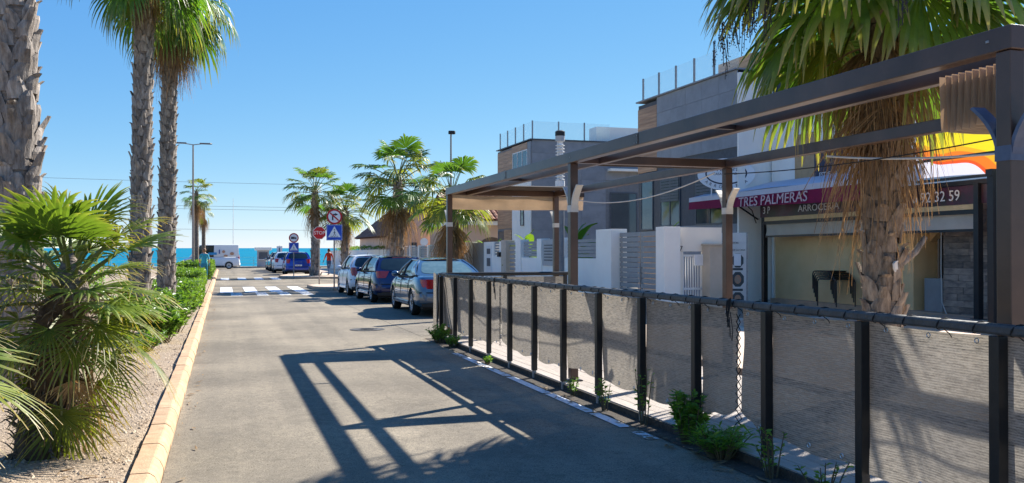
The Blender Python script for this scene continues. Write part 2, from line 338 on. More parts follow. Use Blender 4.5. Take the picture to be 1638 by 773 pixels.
# ------------------------------------------------------------------ setting: ground, road, kerbs, pavements, sea
def sheet(name, quads, mat, h, kind='structure', cuts=1):
    mb = MB()
    for x0, x1, y0, y1 in quads:
        n = max(1, int((y1 - y0) / 10)) if cuts > 1 else 1
        for i in range(n):
            a, b = y0 + (y1 - y0) * i / n, y0 + (y1 - y0) * (i + 1) / n
            mb.add([(x0, a, gz(a) + h), (x1, a, gz(a) + h), (x1, b, gz(b) + h), (x0, b, gz(b) + h)], [(0, 1, 2, 3)])
    o = mb.build(name, mat)
    o['kind'] = kind; return o
mb = MB()
rows = [(-80, -K * -80 - .06), (102, gz(102) - .06), (104.2, gz(104) - .06), (104.6, -1.6), (150, -3.4), (420, -14)]
for (ya, za), (yb, zb) in zip(rows[:-1], rows[1:]):
    mb.add([(-900, ya, za), (900, ya, za), (900, yb, zb), (-900, yb, zb)], [(0, 1, 2, 3)], 0 if yb < 104.4 else 1)
struct(mb.build('ground', [EARTH, SAND]))
SEA = M('sea_water', (.003, .20, .29), (.002, .145, .235), rough=.5, scale=.02, bump=.55, bscale=.35, spec=.04, stretch=(.35, 1, 1), detail=8)
struct(MB().add([(-60000, 120, -3.0), (60000, 120, -3.0), (60000, 80000, -3.0), (-60000, 80000, -3.0)], [(0, 1, 2, 3)]).build('sea', SEA))

sheet('road', [(-.41, 6.3, -60, 88), (6.3, 60, 45, 56.6), (-90, 90, 88, 101.6)], ASPH, 0.0)
sheet('road_patch', [(3.60, 6.3, 17.1, 38)], ASPH2, .004)            # parking lane, newer surface
sheet('road_cross_strip', [(-.40, 6.2, 45.0, 45.35), (-.40, 6.2, 33.9, 34.2), (-.40, 3.6, 55.5, 55.75), (-.40, 3.6, 60.9, 61.1)], M('dark_strip', (.07, .07, .07), (.05, .05, .05), rough=.8), .005)  # narrow dark strips across the road at the crossings

# gravel bed on the left with its sandstone kerb
mb = MB()
def bed(u, v):
    x = -.60 - 30 * u ** 2.2; y = -6 + 94 * v
    return (x, y, gz(y) + .055 + .05 * (noise.noise((x * .9, y * .9, 0)) + .6) * min(1, u * 18))
mb.grid(bed, 40, 160); struct(mb.build('gravel_bed', GRAVEL, smooth=180))
kerb = bpy.data.objects.new('kerb', None); col.objects.link(kerb); kerb.rotation_euler = (-math.atan(K), 0, 0); struct(kerb)
kme = {}
def kerbstone(L, w=.185, h=.115):
    key = round(L, 3)
    if key not in kme:
        p = [(-w, -.1), (0, -.1), (-.004, .03), (-.030, h - .028), (-.062, h - .004), (-.075, h), (-w, h)]
        vs = [(x, y, z) for y in (.004, L - .004) for x, z in p]; n = len(p)
        fs = [tuple(range(n)), tuple(range(n, 2 * n))[::-1]] + [(i, n + i, n + (i + 1) % n, (i + 1) % n) for i in range(n)]
        me = MB().add(vs, fs).mesh('kerbstone', KERB); kme[key] = me
    return kme[key]
y = 2.0
while y < 34:
    L = .5 if y > 9.5 or random.random() < .6 else .36
    put('kerbstone', kerbstone(L), kerb, (-.41 + random.uniform(-.004, .004), y, random.uniform(-.004, .004)), (0, 0, random.uniform(-.005, .005))); y += L
put('kerbstone', kerbstone(54), kerb, (-.41, y, 0)); put('kerbstone', kerbstone(20), kerb, (-.41, -18, 0))

# loose stones on the gravel bed
mb = MB(); rnd = random.Random(3)
for i in range(15000):
    yy = 3.2 + 15 * rnd.random() ** 1.8; xx = -.62 - 3.3 * rnd.random() ** 1.3
    r = rnd.uniform(.005, .018) * (1.5 if rnd.random() < .06 else 1); z = bed(((-.60 - xx) / 30) ** (1 / 2.2), (yy + 6) / 94)[2]
    a = rnd.random() * 6.28; c, s_ = math.cos(a) * r, math.sin(a) * r; q = rnd.uniform(.5, .9)
    mb.add([(xx + c, yy + s_, z), (xx - s_ * q, yy + c * q, z), (xx - c, yy - s_, z), (xx + s_ * q, yy - c * q, z), (xx, yy, z + r * rnd.uniform(.6, 1.1))], [(0, 1, 4), (1, 2, 4), (2, 3, 4), (3, 0, 4)])
tag(mb.build('gravel', PEB, smooth=180, kind='stuff'), 'loose pale stones and bark chips over the planting bed', 'gravel')

# pavements
def slab(name, poly, h0, h1, mats):
    n = len(poly); vs = [(x, y, gz(y) + h0) for x, y in poly] + [(x, y, gz(y) + h1) for x, y in poly]
    mb = MB(); mb.add(vs, [tuple(range(n, 2 * n))], 0); mb.add(vs, [(i, (i + 1) % n, n + (i + 1) % n, n + i) for i in range(n)], 1)
    return struct(mb.build(name, mats))
def rim_kerb(name, pts, h, w=.15):               # pale kerb along an open polyline, set 8 mm above the tiles, one stone per metre
    root = bpy.data.objects.new(name, None); col.objects.link(root); struct(root)
    for (xa, ya), (xb, yb) in zip(pts[:-1], pts[1:]):
        d = Vector((xb - xa, yb - ya)); n = max(1, round(d.length / 1.0))
        for i in range(n):
            a = Vector((xa, ya)) + d * (i / n + .003); b = Vector((xa, ya)) + d * ((i + 1) / n - .003)
            za, zb = gz(a.y) + h + random.uniform(-.003, .003), gz(b.y) + h
            MB().bar((a.x, a.y, za - .07), (b.x, b.y, zb - .07), w, .156).build('kerbstone', KERBG, root, bevel=.02)
slab('pavement', [(6.3, -30), (16.2, -30), (16.2, 17.3), (9.9, 18.0), (9.9, 44.3), (6.3, 44.3), (4.3, 44.0), (3.78, 43.0), (3.85, 40.6), (4.5, 38.9), (6.3, 38.3)], -.05, .12, [PAVE, KERBG])
rim_kerb('pavement_kerb', [(6.3, 17.0), (6.3, 38.3), (4.5, 38.9), (3.85, 40.6), (3.78, 43.0), (4.3, 44.0), (6.3, 44.3), (9.9, 44.3)], .12)
slab('far_pavement', [(9.9, 57.0), (9.9, 88), (6.3, 88), (6.3, 64.8), (4.2, 64.4), (3.62, 62.5), (3.66, 58.4), (4.3, 57.2)], -.05, .12, [PAVE, KERBG])
rim_kerb('far_pavement_kerb', [(9.9, 57.0), (4.3, 57.2), (3.66, 58.4), (3.62, 62.5), (4.2, 64.4), (6.3, 64.8), (6.3, 76)], .12)
slab('promenade', [(-90, 101.6), (90, 101.6), (90, 104.1), (-90, 104.1)], -.05, .14, [PAVE, KERBG])
slab('left_pavement', [(-4.2, 45), (-2.2, 45), (-2.2, 88), (-4.2, 88)], .02, .12, [PAVE, KERBG])

# road markings
def marking(name, label, group, x0, x1, y0, y1, mat=PAINT, h=.009, skew=0.0):
    vs = [(x0, y0, gz(y0) + h), (x1, y0, gz(y0) + h), (x1 + skew, y1, gz(y1) + h), (x0 + skew, y1, gz(y1) + h)]
    return vs
def zebra(name, label, y0, y1, xs, mat, w=.5):
    r = thing(name, label, 'road marking', xs[0], y0, slope=True)
    for x in xs:
        MB().add([(x, y0, .009), (x + w, y0, .009), (x + w, y1, .009), (x, y1, .009)], [(0, 1, 2, 3)]).build('stripe', mat, r, off=(xs[0], y0, 0))
zebra('zebra_crossing', 'white zebra crossing with wide bars beside the stop sign', 38.2, 44.2, [-.12, .86, 1.86, 2.86], PAINT)
zebra('worn_zebra_crossing', 'worn second row of white bars just before the zebra crossing', 35.2, 38.0, [.28, 1.22, 2.06, 2.9], PAINT_W, .42)
zebra('far_zebra_crossing', 'white zebra crossing on the far side of the junction', 56.2, 60.6, [-.15, .85, 1.85, 2.85], PAINT)
r = thing('edge_line', 'broken white edge line along the wooden terrace', 'road marking', 3.5, 5, slope=True)
y = 7.0
for ln, gp in ((.35, .22), (.75, .06), (1.25, .05), (1.4, .10), (1.1, .05), (1.0, .07), (.6, .3)):
    MB().add([(3.445, y, .008), (3.555, y, .008), (3.56, y + ln, .008), (3.45, y + ln, .008)], [(0, 1, 2, 3)]).build('dash', PAINT_W if ln < .7 else PAINT, r, off=(3.5, 5, 0)); y += ln + gp
# manhole
r = thing('manhole_cover', 'round cast iron manhole cover in the road by the parked sedan', 'manhole cover', 2.86, 18.9, slope=True)
MAN = M('cast_iron', (.10, .095, .09), (.06, .058, .055), rough=.7, scale=12, bump=.5)
MB().lathe([(.36, .000), (.36, .010), (.315, .010), (.315, .004)], 28).build('frame', MAN, r)
MB().lathe([(.305, .0), (.305, .011)], 28).build('lid', MAN, r)
for i in range(5):
    box('lid_rib', MAN, r, -.2 + abs(i - 2) * .05, .2 - abs(i - 2) * .05, -.16 + i * .08 - .012, -.16 + i * .08 + .012, .009, .017)

# promenade railing by the sea, beach hut, mast
TURQ = M('turquoise_paint', (.25, .58, .62), (.2, .5, .54), rough=.5)
r = thing('promenade_railing', 'pale turquoise railing along the sea front', 'railing', 8, 103.6, h=.14)
for i in range(-14, 16): box('post', TURQ, r, i * 1.6 - .03, i * 1.6 + .03, -.03, .03, 0, 1.0)
for z in (.35, .68, 1.0): MB().tube([(-23, 0, z), (25, 0, z)], .025, 6).build('rail', TURQ, r)
HUT = M('hut_grey', (.40, .40, .42), (.35, .35, .37), rough=.7)
r = thing('beach_hut', 'small grey beach hut with overhanging flat white roof on the sea front', 'hut', 4.15, 102.6, h=.14)
box('wall', HUT, r, -.62, .62, -.6, .6, 0, 1.75, bevel=.01); box('roof', WHITEW, r, -.88, .88, -.85, .85, 1.752, 2.08, bevel=.03)
box('shutter', SHUT, r, -.45, .45, -.625, -.603, .8, 1.55); box('counter', WHITEW, r, -.5, .5, -.74, -.603, .72, .778)
r = thing('flag_mast', 'thin white mast standing on the sea front', 'mast', 1.04, 103.2, h=.14)
MB().tube([(0, 0, 0), (0, 0, 7.4)], [.045, .022], 8).build('pole', WHITEM, r); MB().lathe([(.12, 0), (.12, .04), (.05, .06)], 10).build('base_plate', WHITEM, r)

# ------------------------------------------------------------------ vegetation helpers
def frond_mesh(name, elev, pet, Rb, nseg, seed, bend=.5, tip=.45, spread=125, split=.55, mats=None, wob=.12, agek=1.0, narrow=1.0, sag=.1):
    """fan leaf rooted at the origin, heading along +X at angle elev; gravity is -Z"""
    rd = random.Random(seed); mb = MB(); age = []
    pts = []; p = Vector((0, 0, 0)); a = elev; ns = 6
    for i in range(ns + 1):
        pts.append(p.copy()); p = p + Vector((math.cos(a), 0, math.sin(a))) * pet / ns; a -= bend / ns
    mb.tube(pts, [.024 - .013 * i / ns for i in range(ns + 1)], 4, mi=1, caps=False); age += [0.0] * len(mb.v)
    base = pts[-1]; d = Vector((math.cos(a), 0, math.sin(a))); l = Vector((0, 1, 0)); n = l.cross(d) * -1
    if n.dot(Vector((-math.sin(a), 0, math.cos(a)))) < 0: n = -n
    st = [0.03, .3, .55, .72, .86, 1.0]; dphi = 2 * R(spread) / nseg
    for i in range(nseg):
        ph = -R(spread) + dphi * (i + .5) + rd.uniform(-.1, .1) * dphi
        ln = Rb * (.72 + .28 * math.cos(ph * .62)) * rd.uniform(.9, 1.06)
        dr = (d * math.cos(ph) + l * math.sin(ph) + n * (.16 * (1 - math.cos(ph)) + rd.uniform(-wob, wob) * .4)).normalized()
        side = (l * math.cos(ph) - d * math.sin(ph)).normalized(); droop = tip * rd.uniform(.6, 1.35); tw = rd.uniform(-1, 1) * wob
        o = len(mb.v)
        for k, t in enumerate(st):
            r_ = ln * t; q = max(0.0, (t - .42) / .58)
            c = base + dr * r_ * (1 - .25 * min(1, droop) * q * q) + Vector((0, 0, -1)) * ln * (droop * q ** 1.7 * .62 + sag * t * t) + side * tw * ln * q * q * .35
            hw = r_ * math.tan(dphi / 2) * 1.02 if t <= split else ln * split * math.tan(dphi / 2) * max(.04, 1 - ((t - split) / (1 - split)) ** 1.3) * narrow
            hw = max(hw, .0035)
            for x, z in ((-1, 0), (0, .42), (1, 0)):
                mb.v.append(tuple(c + side * hw * x + n * hw * z)); age.append(min(1, agek * max(0, (t - .60) / .4) ** 2 * rd.uniform(.5, 1.3)))
        for k in range(len(st) - 1):
            for j in range(2):
                a_ = o + k * 3 + j; mb.f.append((a_, a_ + 1, a_ + 4, a_ + 3)); mb.mi.append(0)
    mb.age = age
    return mb.mesh(name, mats or [FROND, PETI])
FR = {}
def frond(kind, elev_deg, seed):
    key = (kind, elev_deg, seed)
    if key in FR: return FR[key]
    e = R(elev_deg)
    if kind == 'wash': me = frond_mesh('frond', e, 1.05, 1.02, 30, seed, bend=.45, tip=.75, spread=128, split=.52, mats=[FROND, PETI], wob=.2)
    elif kind == 'st': me = frond_mesh('frond', e, 1.15, .78, 24, seed, bend=.35, tip=.30, spread=108, split=.66, mats=[FROND, PETI], wob=.16, sag=.06)
    elif kind == 'sty': me = frond_mesh('frond', e, .95, .80, 24, seed, bend=.5, tip=.5, spread=110, split=.62, mats=[FROND_Y, PETI], wob=.2, agek=1.2)
    elif kind == 'washy': me = frond_mesh('frond', e, 1.0, .95, 28, seed, bend=.5, tip=.85, spread=125, split=.5, mats=[FROND_Y, PETI], wob=.25, agek=1.4)
    elif kind == 'near': me = frond_mesh('frond', e, .95, 1.05, 36, seed, bend=.5, tip=.5, spread=118, split=.72, mats=[FROND, PETI], wob=.14)
    elif kind == 'dead': me = frond_mesh('dead_frond', e, .55, 1.05, 22, seed, bend=.5, tip=1.0, spread=62, split=.32, mats=[FROND_D, FROND_D], wob=.5, narrow=.8, sag=.2)
    elif kind == 'fan': me = frond_mesh('frond', e, .46, .56, 27, seed, bend=.35, tip=.18, spread=112, split=.60, mats=[FAN, PETI], wob=.12, narrow=.95, sag=.04)
    elif kind == 'fany': me = frond_mesh('frond', e, .50, .48, 32, seed, bend=.4, tip=.25, spread=118, split=.42, mats=[FROND_Y, PETI], wob=.2, narrow=.85, agek=1.6)
    elif kind == 'fandead': me = frond_mesh('dead_frond', e, .40, .42, 24, seed, bend=.5, tip=.5, spread=75, split=.3, mats=[FROND_D, FROND_D], wob=.5, narrow=.7)
    FR[key] = me; return me

def boot_mesh(seed, mat):                         # the woody stub of an old leaf: a tapering plate that stands off the trunk
    rd = random.Random(seed); mb = MB(); W = .115
    st = [(0, W, 0, .030), (.11, W * .98, .006, .034), (.20, W * .70, .022, .030), (.29 + rd.uniform(-.06, .06), W * .34, .050 + rd.uniform(-.03, .045), .016)]
    for z, w, o, t in st:
        tw = rd.uniform(-.02, .02)
        mb.v += [(o - .02, -w + tw, z), (o + t * .6, -w * .5 + tw, z), (o + t, tw, z), (o + t * .6, w * .5 + tw, z), (o - .02, w + tw, z)]
    for i in range(3):
        for k in range(5):
            a = i * 5 + k; b = i * 5 + (k + 1) % 5; mb.f.append((a, b, b + 5, a + 5)); mb.mi.append(0)
    mb.f.append((15, 16, 17, 18, 19)); mb.mi.append(0); mb.f.append((4, 3, 2, 1, 0)); mb.mi.append(0)
    return mb.mesh('leaf_base', mat)
BM = {}
def boots(kind):
    if kind not in BM: BM[kind] = [boot_mesh(s, BOOT if kind == 'grey' else BOOT_B) for s in range(5)]
    return BM[kind]

def trunk_axis(h, lean):
    return lambda z: Vector((lean[0] * max(0, z / h) ** 1.5, lean[1] * max(0, z / h) ** 1.5, z))
def palm(name, label, x, y, h, r0, r1, fronds, dead=0, lean=(0, 0), group=None, boot='grey', boot_rows=0, per=8, boot_from=.0, seed=1, fs=1.0,
         kinds=('wash',), base_h=.1, elevs=(72, 55, 38, 20, 4, -14, -34), dead_el=(-74, -84), skirt=1.0, boot_scale=1.0, flare=.35, dead_drop=.35):
    rd = random.Random(seed); root = thing(name, label, 'palm tree', x, y, group=group, h=base_h)
    ax = trunk_axis(h, lean); nz = max(10, int(h * 7)); mb = MB(); n = 14
    for i in range(nz + 1):
        z = h * i / nz; c = ax(z); r = r0 + (r1 - r0) * z / h + flare * r0 * math.exp(-z / .25)
        for k in range(n):
            a = 2 * math.pi * k / n; q = r * (1 + .10 * noise.noise((math.cos(a) * 2, math.sin(a) * 2, z * 5 + seed * 7)))
            mb.v.append((c.x + q * math.cos(a), c.y + q * math.sin(a), z - (.12 if i == 0 else 0)))
    for i in range(nz):
        for k in range(n):
            a = i * n + k; b = i * n + (k + 1) % n; mb.f.append((a, b, b + n, a + n)); mb.mi.append(0)
    mb.f.append(tuple(nz * n + k for k in range(n))); mb.mi.append(0)
    tr = mb.build('trunk', BARK, root, smooth=60)
    if boot_rows:
        bm = boots(boot); dz = h * (1 - boot_from) / boot_rows
        for i in range(boot_rows):
            for k in range(per):
                z = h * boot_from + dz * (i + .5 * (k % 2)) + rd.uniform(-.2, .2) * dz; a = 2 * math.pi * (k / per) + i * .21 + rd.uniform(-.1, .1)
                if z > h: continue
                c = ax(z); r = (r0 + (r1 - r0) * z / h + flare * r0 * math.exp(-z / .25)) * .97; s = boot_scale * rd.uniform(.8, 1.15) * (r / .2)
                put('leaf_base', rd.choice(bm), tr, (c.x + r * math.cos(a), c.y + r * math.sin(a), z - .12 * s), (rd.uniform(-.12, .12), rd.uniform(-.06, .09), a), s)
    top = ax(h)
    crown = thing_part('crown', root, top)
    for i in range(fronds):
        f = i / max(1, fronds - 1); ei = min(len(elevs) - 1, int(f * len(elevs))); e = elevs[ei]
        me = frond(rd.choice(kinds), e, rd.randint(0, 2)); a = i * 2.39996 + rd.uniform(-.25, .25)
        put('frond', me, crown, (0, 0, -.30 * f), (rd.uniform(-.18, .18), rd.uniform(-.12, .12), a), fs * rd.uniform(.86, 1.1))
    for i in range(dead):
        f = i / max(1, dead - 1); e = dead_el[0] if rd.random() < .3 else dead_el[1]
        me = frond('dead', e, rd.randint(0, 3)); a = i * 2.39996 + rd.uniform(-.3, .3); zz = -.25 - dead_drop * f
        r = r1 * .7
        put('dead_frond', me, crown, (r * math.cos(a), r * math.sin(a), zz), (rd.uniform(-.12, .12), rd.uniform(-.06, .10), a), fs * skirt * rd.uniform(.8, 1.15))
    return root, crown
def thing_part(name, parent, loc):                # a small woody crown heart that carries the leaves
    me = FR.get('heart')
    if me is None:
        me = MB().lathe([(.10, -.25), (.15, -.1), (.13, .05), (.06, .22), (.01, .34)], 9).mesh('crown', BARK, 60); FR['heart'] = me
    return put(name, me, parent, loc)

def leaves(mb, pts, size, rd, asp=.45, up=.3):
    for p in pts:
        s = size * rd.uniform(.6, 1.3); d = Vector((rd.gauss(0, 1), rd.gauss(0, 1), rd.gauss(0, 1) + up)).normalized()
        u = d.cross(Vector((rd.gauss(0, 1), rd.gauss(0, 1), rd.gauss(0, 1)))).normalized(); p = Vector(p)
        mb.add([p - d * s * .5, p + u * s * asp * .5, p + d * s * .5, p - u * s * asp * .5], [(0, 1, 2, 3)])
def hedge(name, label, x0, x1, y0, y1, h, n, size, seed, mat=LEAF, group=None, wob=.16, cat='hedge'):
    rd = random.Random(seed); cx, cy = (x0 + x1) / 2, y0; root = thing(name, label, cat, cx, cy, slope=True, group=group, h=.07)
    mb = MB(); pts = []
    w, L = (x1 - x0), (y1 - y0)
    for i in range(n):
        u, v, t = rd.random(), rd.random(), rd.random(); fcs = rd.random()
        dpt = abs(rd.gauss(0, .06))
        if fcs < .42: p = [u, v, 1]                 # top
        elif fcs < .62: p = [u, 0, t]
        elif fcs < .9: p = [1, v, t]
        else: p = [0, v, t]
        X = x0 - cx + w * p[0]; Y = L * p[1]; Z = h * (.06 + .94 * p[2])
        nn = noise.noise((X * 2.2 + seed, Y * 1.4, Z * 2.2)) * wob + noise.noise((X * 7, Y * 6, Z * 6 + seed)) * wob * .6
        if p[2] == 1: Z += nn - dpt
        if p[0] == 1: X += nn - dpt - .10 * p[2] ** 3
        if p[1] == 0: Y -= nn - dpt
        pts.append((X, Y, max(.02, Z)))
    leaves(mb, pts, size, rd); f = mb.build('foliage', mat, root, kind='stuff')
    MB().box(-w * .40, w * .36, L * .02 + .1, L - .1, 0, h * .80).build('dark_core', M('hedge_inside', (.022, .035, .010), (.012, .02, .006), rough=.95, scale=9), root)  # solid near-black green block filling the leaf shell
    return root
def stalk_shrub(name, label, cat, x, y, h, nst, nleaf, leaf, spread, seed, mat=LEAF2, base_h=.07, asp=.2, group=None, bushy=.0):
    rd = random.Random(seed); root = thing(name, label, cat, x, y, group=group, h=base_h); ms, ml = MB(), MB()
    for i in range(nst):
        a = rd.random() * 6.28; r = spread * rd.random() ** .5; b = Vector((r * .35 * math.cos(a), r * .35 * math.sin(a), 0)); t = Vector((r * math.cos(a), r * math.sin(a), h * rd.uniform(.55, 1.05)))
        mid = (b + t) / 2 + Vector((0, 0, .06 * h)); pts = [b, mid, t]; ms.tube(pts, [.008, .006, .003], 3, caps=False)
        for k in range(nleaf):
            f = rd.uniform(.15, 1.0) ** .8; p = b.lerp(mid, f * 2) if f < .5 else mid.lerp(t, f * 2 - 1)
            az = rd.random() * 6.28; d = Vector((math.cos(az), math.sin(az), rd.uniform(.1, 1.1))).normalized(); s = leaf * rd.uniform(.6, 1.2)
            u = d.cross(Vector((rd.gauss(0, .5), rd.gauss(0, .5), 1))).normalized() * s * asp
            m = p + d * s * .5
            ml.add([p, m + u - Vector((0, 0, .02 * s)), p + d * s - Vector((0, 0, .2 * s)), m - u], [(0, 1, 2, 3)])
    ms.build('stems', STEM, root); ml.build('foliage', mat, root, kind='stuff'); return root

# ------------------------------------------------------------------ terrace: deck, fence, pergola
FX, FY0, PITCH = 3.78, 3.66, 1.038
DO = (3.8, 3.0, 0)
deck = thing('terrace_deck', 'low weathered timber deck of the restaurant terrace', 'deck', DO[0], DO[1], slope=True)
box('base', SOIL, deck, 3.84, 6.10, .5, 16.2, -.03, .048, off=DO)
bl = {}
for k in range(16):
    x = 3.80 + k * .145; y = .45 + (k % 3) * -1.2
    while y < 16.2:
        a, b = max(.45, y), min(16.24, y + 3.6)
        if b - a > .2: MB().box(x, x + .138, a + .003, b - .003, .05, .075 + random.uniform(-.002, .002)).build('board', BOARD, deck, off=DO)
        y += 3.6
box('edge_trim', SOIL, deck, 3.775, 3.797, .45, 16.2, -.02, .066, off=DO)
sheet('soil_strip', [(3.58, 3.80, 1.5, 16.6)], SOIL, .006)
sheet('forecourt', [(9.9, 16.2, -30, 17.3)], TERRA, .126)
box('floor', TERRA, None, 16.2, 17.4, 14, 24.4, -.1, .05)['kind'] = 'structure'

FO = (FX, FY0, 0)
fence = thing('terrace_fence', 'long dark post fence hung with grey woven shade net around the restaurant terrace', 'fence', FX, FY0, slope=True)
posts_y = [FY0 + PITCH * i for i in range(-2, 13)]
for i, y in enumerate(posts_y):
    p = MB().box(FX - .032, FX + .032, y - .032, y + .032, .10, 1.17).build('post', DARKMETAL, fence, bevel=.004, off=FO)
    MB().box(FX - .02, FX + .02, y - .02, y + .02, -.02, .10).build('foot', GALV, p, off=FO)
RAILM = M('wrapped_rail', (.075, .075, .075), (.045, .045, .045), rough=.5, scale=12, bump=.3, bscale=40)
MB().box(FX - .034, FX + .034, FY0 - 2.2 * PITCH, posts_y[-1] + .05, 1.176, 1.232).build('top_rail', RAILM, fence, bevel=.014, off=FO)
MB().tube([(FX, posts_y[-1], 1.205), (6.25, posts_y[-1], 1.205)], .035, 10).build('top_rail', DARKMETAL, fence, smooth=50, off=FO)
for x in (5.0, 6.2): MB().box(x - .03, x + .03, posts_y[-1] - .03, posts_y[-1] + .03, .1, 1.18).build('post', DARKMETAL, fence, off=FO)

def panel(fn_x, ya, yb, top, bot, seed, nu=22, nv=14, sl=(0, 0)):
    def f(u, v):
        y = ya + (yb - ya) * u; edge = math.sin(u * math.pi)
        b = bot + .025 * edge * math.sin(u * 7 + seed) + sl[0] * (1 - u) ** 3 + sl[1] * u ** 3
        h = top - .012 * edge + (b - top + .012 * edge) * v
        x = fn_x + .020 * noise.noise((u * 2.1 + seed * 3.3, v * 1.7, seed)) * (1 + v) + .008 * math.sin(u * 9 + v * 3 + seed) * v
        return (x, y + .0 * v, h)
    return MB().grid(f, nu, nv)
EYE = M('eyelet_metal', (.62, .61, .58), (.5, .5, .48), rough=.35, metal=.6)
def ring(mb, c, r=.014):
    c = Vector(c); mb.tube([c + Vector((0, r * math.cos(a), r * math.sin(a))) for a in [k * math.pi / 4 for k in range(9)]], .004, 4, caps=False)
gaps = {4: .42, 10: .55}
for i in range(len(posts_y) - 1):
    ya, yb = posts_y[i], posts_y[i + 1]; nx = FX + .046; bot = .245 + .02 * math.sin(i * 2.1)
    segs = [(ya + .0, yb, (0, 0))]
    if i in gaps:
        g = ya + (yb - ya) * gaps[i] + .0; segs = [(ya, g - .035, (0, .10)), (g + .035, yb, (.13, 0))]
    for (a, b, sl) in segs:
        p = panel(nx, a, b, 1.165, bot, i + a, sl=sl).build('net_panel', NET, fence, smooth=180, off=FO)
        me = MB(); n = max(2, int((b - a) / .27))
        for k in range(n): ring(me, (nx - .012, a + (b - a) * (k + .5) / n, 1.128))
        for k in range(max(1, n - 1)): ring(me, (nx - .012, a + (b - a) * (k + .7) / n, bot + .035), .016)
        me.build('eyelets', EYE, p, off=FO, kind='stuff')
    tb = MB(); n = 4
    for k in range(n):
        yy = ya + (yb - ya) * (k + .35) / n + random.uniform(-.03, .03)
        pts = [(FX + .0365 * math.cos(t), yy + .05 * (t / 3.14), 1.204 + .0315 * math.sin(t)) for t in [j * math.pi / 6 for j in range(13)]]
        tb.tube(pts, .005, 5)
        if k % 2: tb.tube([pts[6], (FX + .03, yy + .03, 1.15), (FX + .034, yy + .02, 1.13)], .003, 4)
    tb.build('ties', ROPE, fence, off=FO, kind='stuff')
    if i in gaps:
        lc = MB(); pts = []
        for k in range(15):
            z = 1.12 - k * .062; sp = .028 + .022 * (k / 14) ** 2
            pts.append((nx - .012, g + (sp if k % 2 else -sp), z))
        lc.tube(pts, .0045, 4)
        pts2 = [(x, 2 * g - yy, z) for x, yy, z in pts]; lc.tube(pts2, .0045, 4)
        for k in range(5): lc.tube([(FX - .05, g - .03 + k * .014, 1.25 - k * .006), (FX - .058, g - .02 + k * .012, 1.15 - .03 * (k % 3)), (FX - .055, g + .02 - k * .01, 1.06 - .04 * (k % 2))], .005, 4)
        lc.tube([(FX - .05, g - .02, 1.14), (FX - .052, g - .06, 1.0), (FX - .05, g - .045, .92), (FX - .05, g - .02, .95), (FX - .05, g - .01, 1.1)], .004, 4)
        lc.build('lacing', ROPE, fence, off=FO)
# end return of the net across the terrace
def endnet(u, v): return (3.80 + 2.4 * u, posts_y[-1] + .045 + .015 * math.sin(u * 11), 1.15 - .88 * v)
MB().grid(endnet, 24, 6).build('net_panel', NET, fence, smooth=180, off=FO)
def flap(u, v): return (3.70 + .02 * math.sin(u * 5), posts_y[-1] - .16 + .34 * u + .03 * v, 1.22 - 1.0 * v + .02 * math.sin(u * 9))
MB().grid(flap, 8, 10).build('net_flap', NET, fence, smooth=180, off=FO)
MB().tube([(3.69, 15.92, 1.2), (3.68, 15.96, .9), (3.675, 15.90, .6), (3.67, 15.98, .35)], .012, 5).build('strap', ROPE, fence, off=FO)

PO = (3.97, 3.76, 0); PYS = (3.76, 10.06, 16.25); PXF, PXR = 3.97, 6.06
perg = thing('terrace_pergola', 'brown metal pergola frame over the restaurant terrace', 'pergola', PO[0], PO[1], slope=True)
for j, y in enumerate(PYS):
    for x in (PXF, PXR):
        if x == PXR and j == 0: pass
        w = .048
        p = MB().box(x - w, x + w, y - w, y + w, .10, 2.66).build('post', BRONZE, perg, bevel=.005, off=PO)
        MB().box(x - .09, x + .09, y - .09, y + .09, .078, .090).build('base_plate', BRONZE_D, p, off=PO)
        # curved brackets where the fabric rails start
        bm_ = BRKT_B if j == 0 else BRKT_W
        for sgn in ((1,) if j == 2 else (1, -1)):
            mbk = MB(); q = [(.05 + .005 * t + .15 * (t / 6) ** 2.2, 2.10 + .29 * t / 6) for t in range(7)]
            def arc(u, v, sgn=sgn): 
                k = u * 6; i0 = min(5, int(k)); f = k - i0; dy = q[i0][0] * (1 - f) + q[i0 + 1][0] * f; z = q[i0][1] * (1 - f) + q[i0 + 1][1] * f
                return dy, z
            n = 6; vs = []
            for t in range(n + 1):
                dy, z = q[t]
                for xx in (-.042, .042): vs += [(x + xx, y + sgn * dy, z), (x + xx, y + sgn * (dy - .022), z + .006)]
            fs = []
            for t in range(n):
                a = t * 4; fs += [(a, a + 2, a + 6, a + 4), (a + 1, a + 5, a + 7, a + 3), (a, a + 4, a + 5, a + 1), (a + 2, a + 3, a + 7, a + 6)]
            fs += [(0, 1, 3, 2), (n * 4, n * 4 + 2, n * 4 + 3, n * 4 + 1)]
            MB().add(vs, fs).build('bracket', bm_, perg, off=PO)
        MB().box(x - .052, x + .052, y - .052, y + .052, 2.08, 2.16).build('bracket_collar', bm_ if j else BRKT_B, perg, off=PO)
YA, YB = 3.70, 16.32
def beam(name, x, z0, z1, w, ya=YA, yb=YB): return MB().box(x - w / 2, x + w / 2, ya, yb, z0, z1).build(name, BRONZE, perg, bevel=.006, off=PO)
beam('front_beam', PXF - .005, 2.662, 2.79, .104); beam('fabric_rail', 4.33, 2.66, 2.75, .07); beam('rear_beam', PXR, 2.662, 2.775, .10)
for y in (7.0, 13.0): MB().box(PXF + .05, 4.292, y - .02, y + .02, 2.68, 2.72).build('spacer', BRONZE_D, perg, off=PO)
for j, y in enumerate(PYS):
    MB().box(PXF + .05, PXR - .052, y - .045, y + .045, 2.664, 2.765).build('cross_beam', BRONZE, perg, bevel=.005, off=PO)
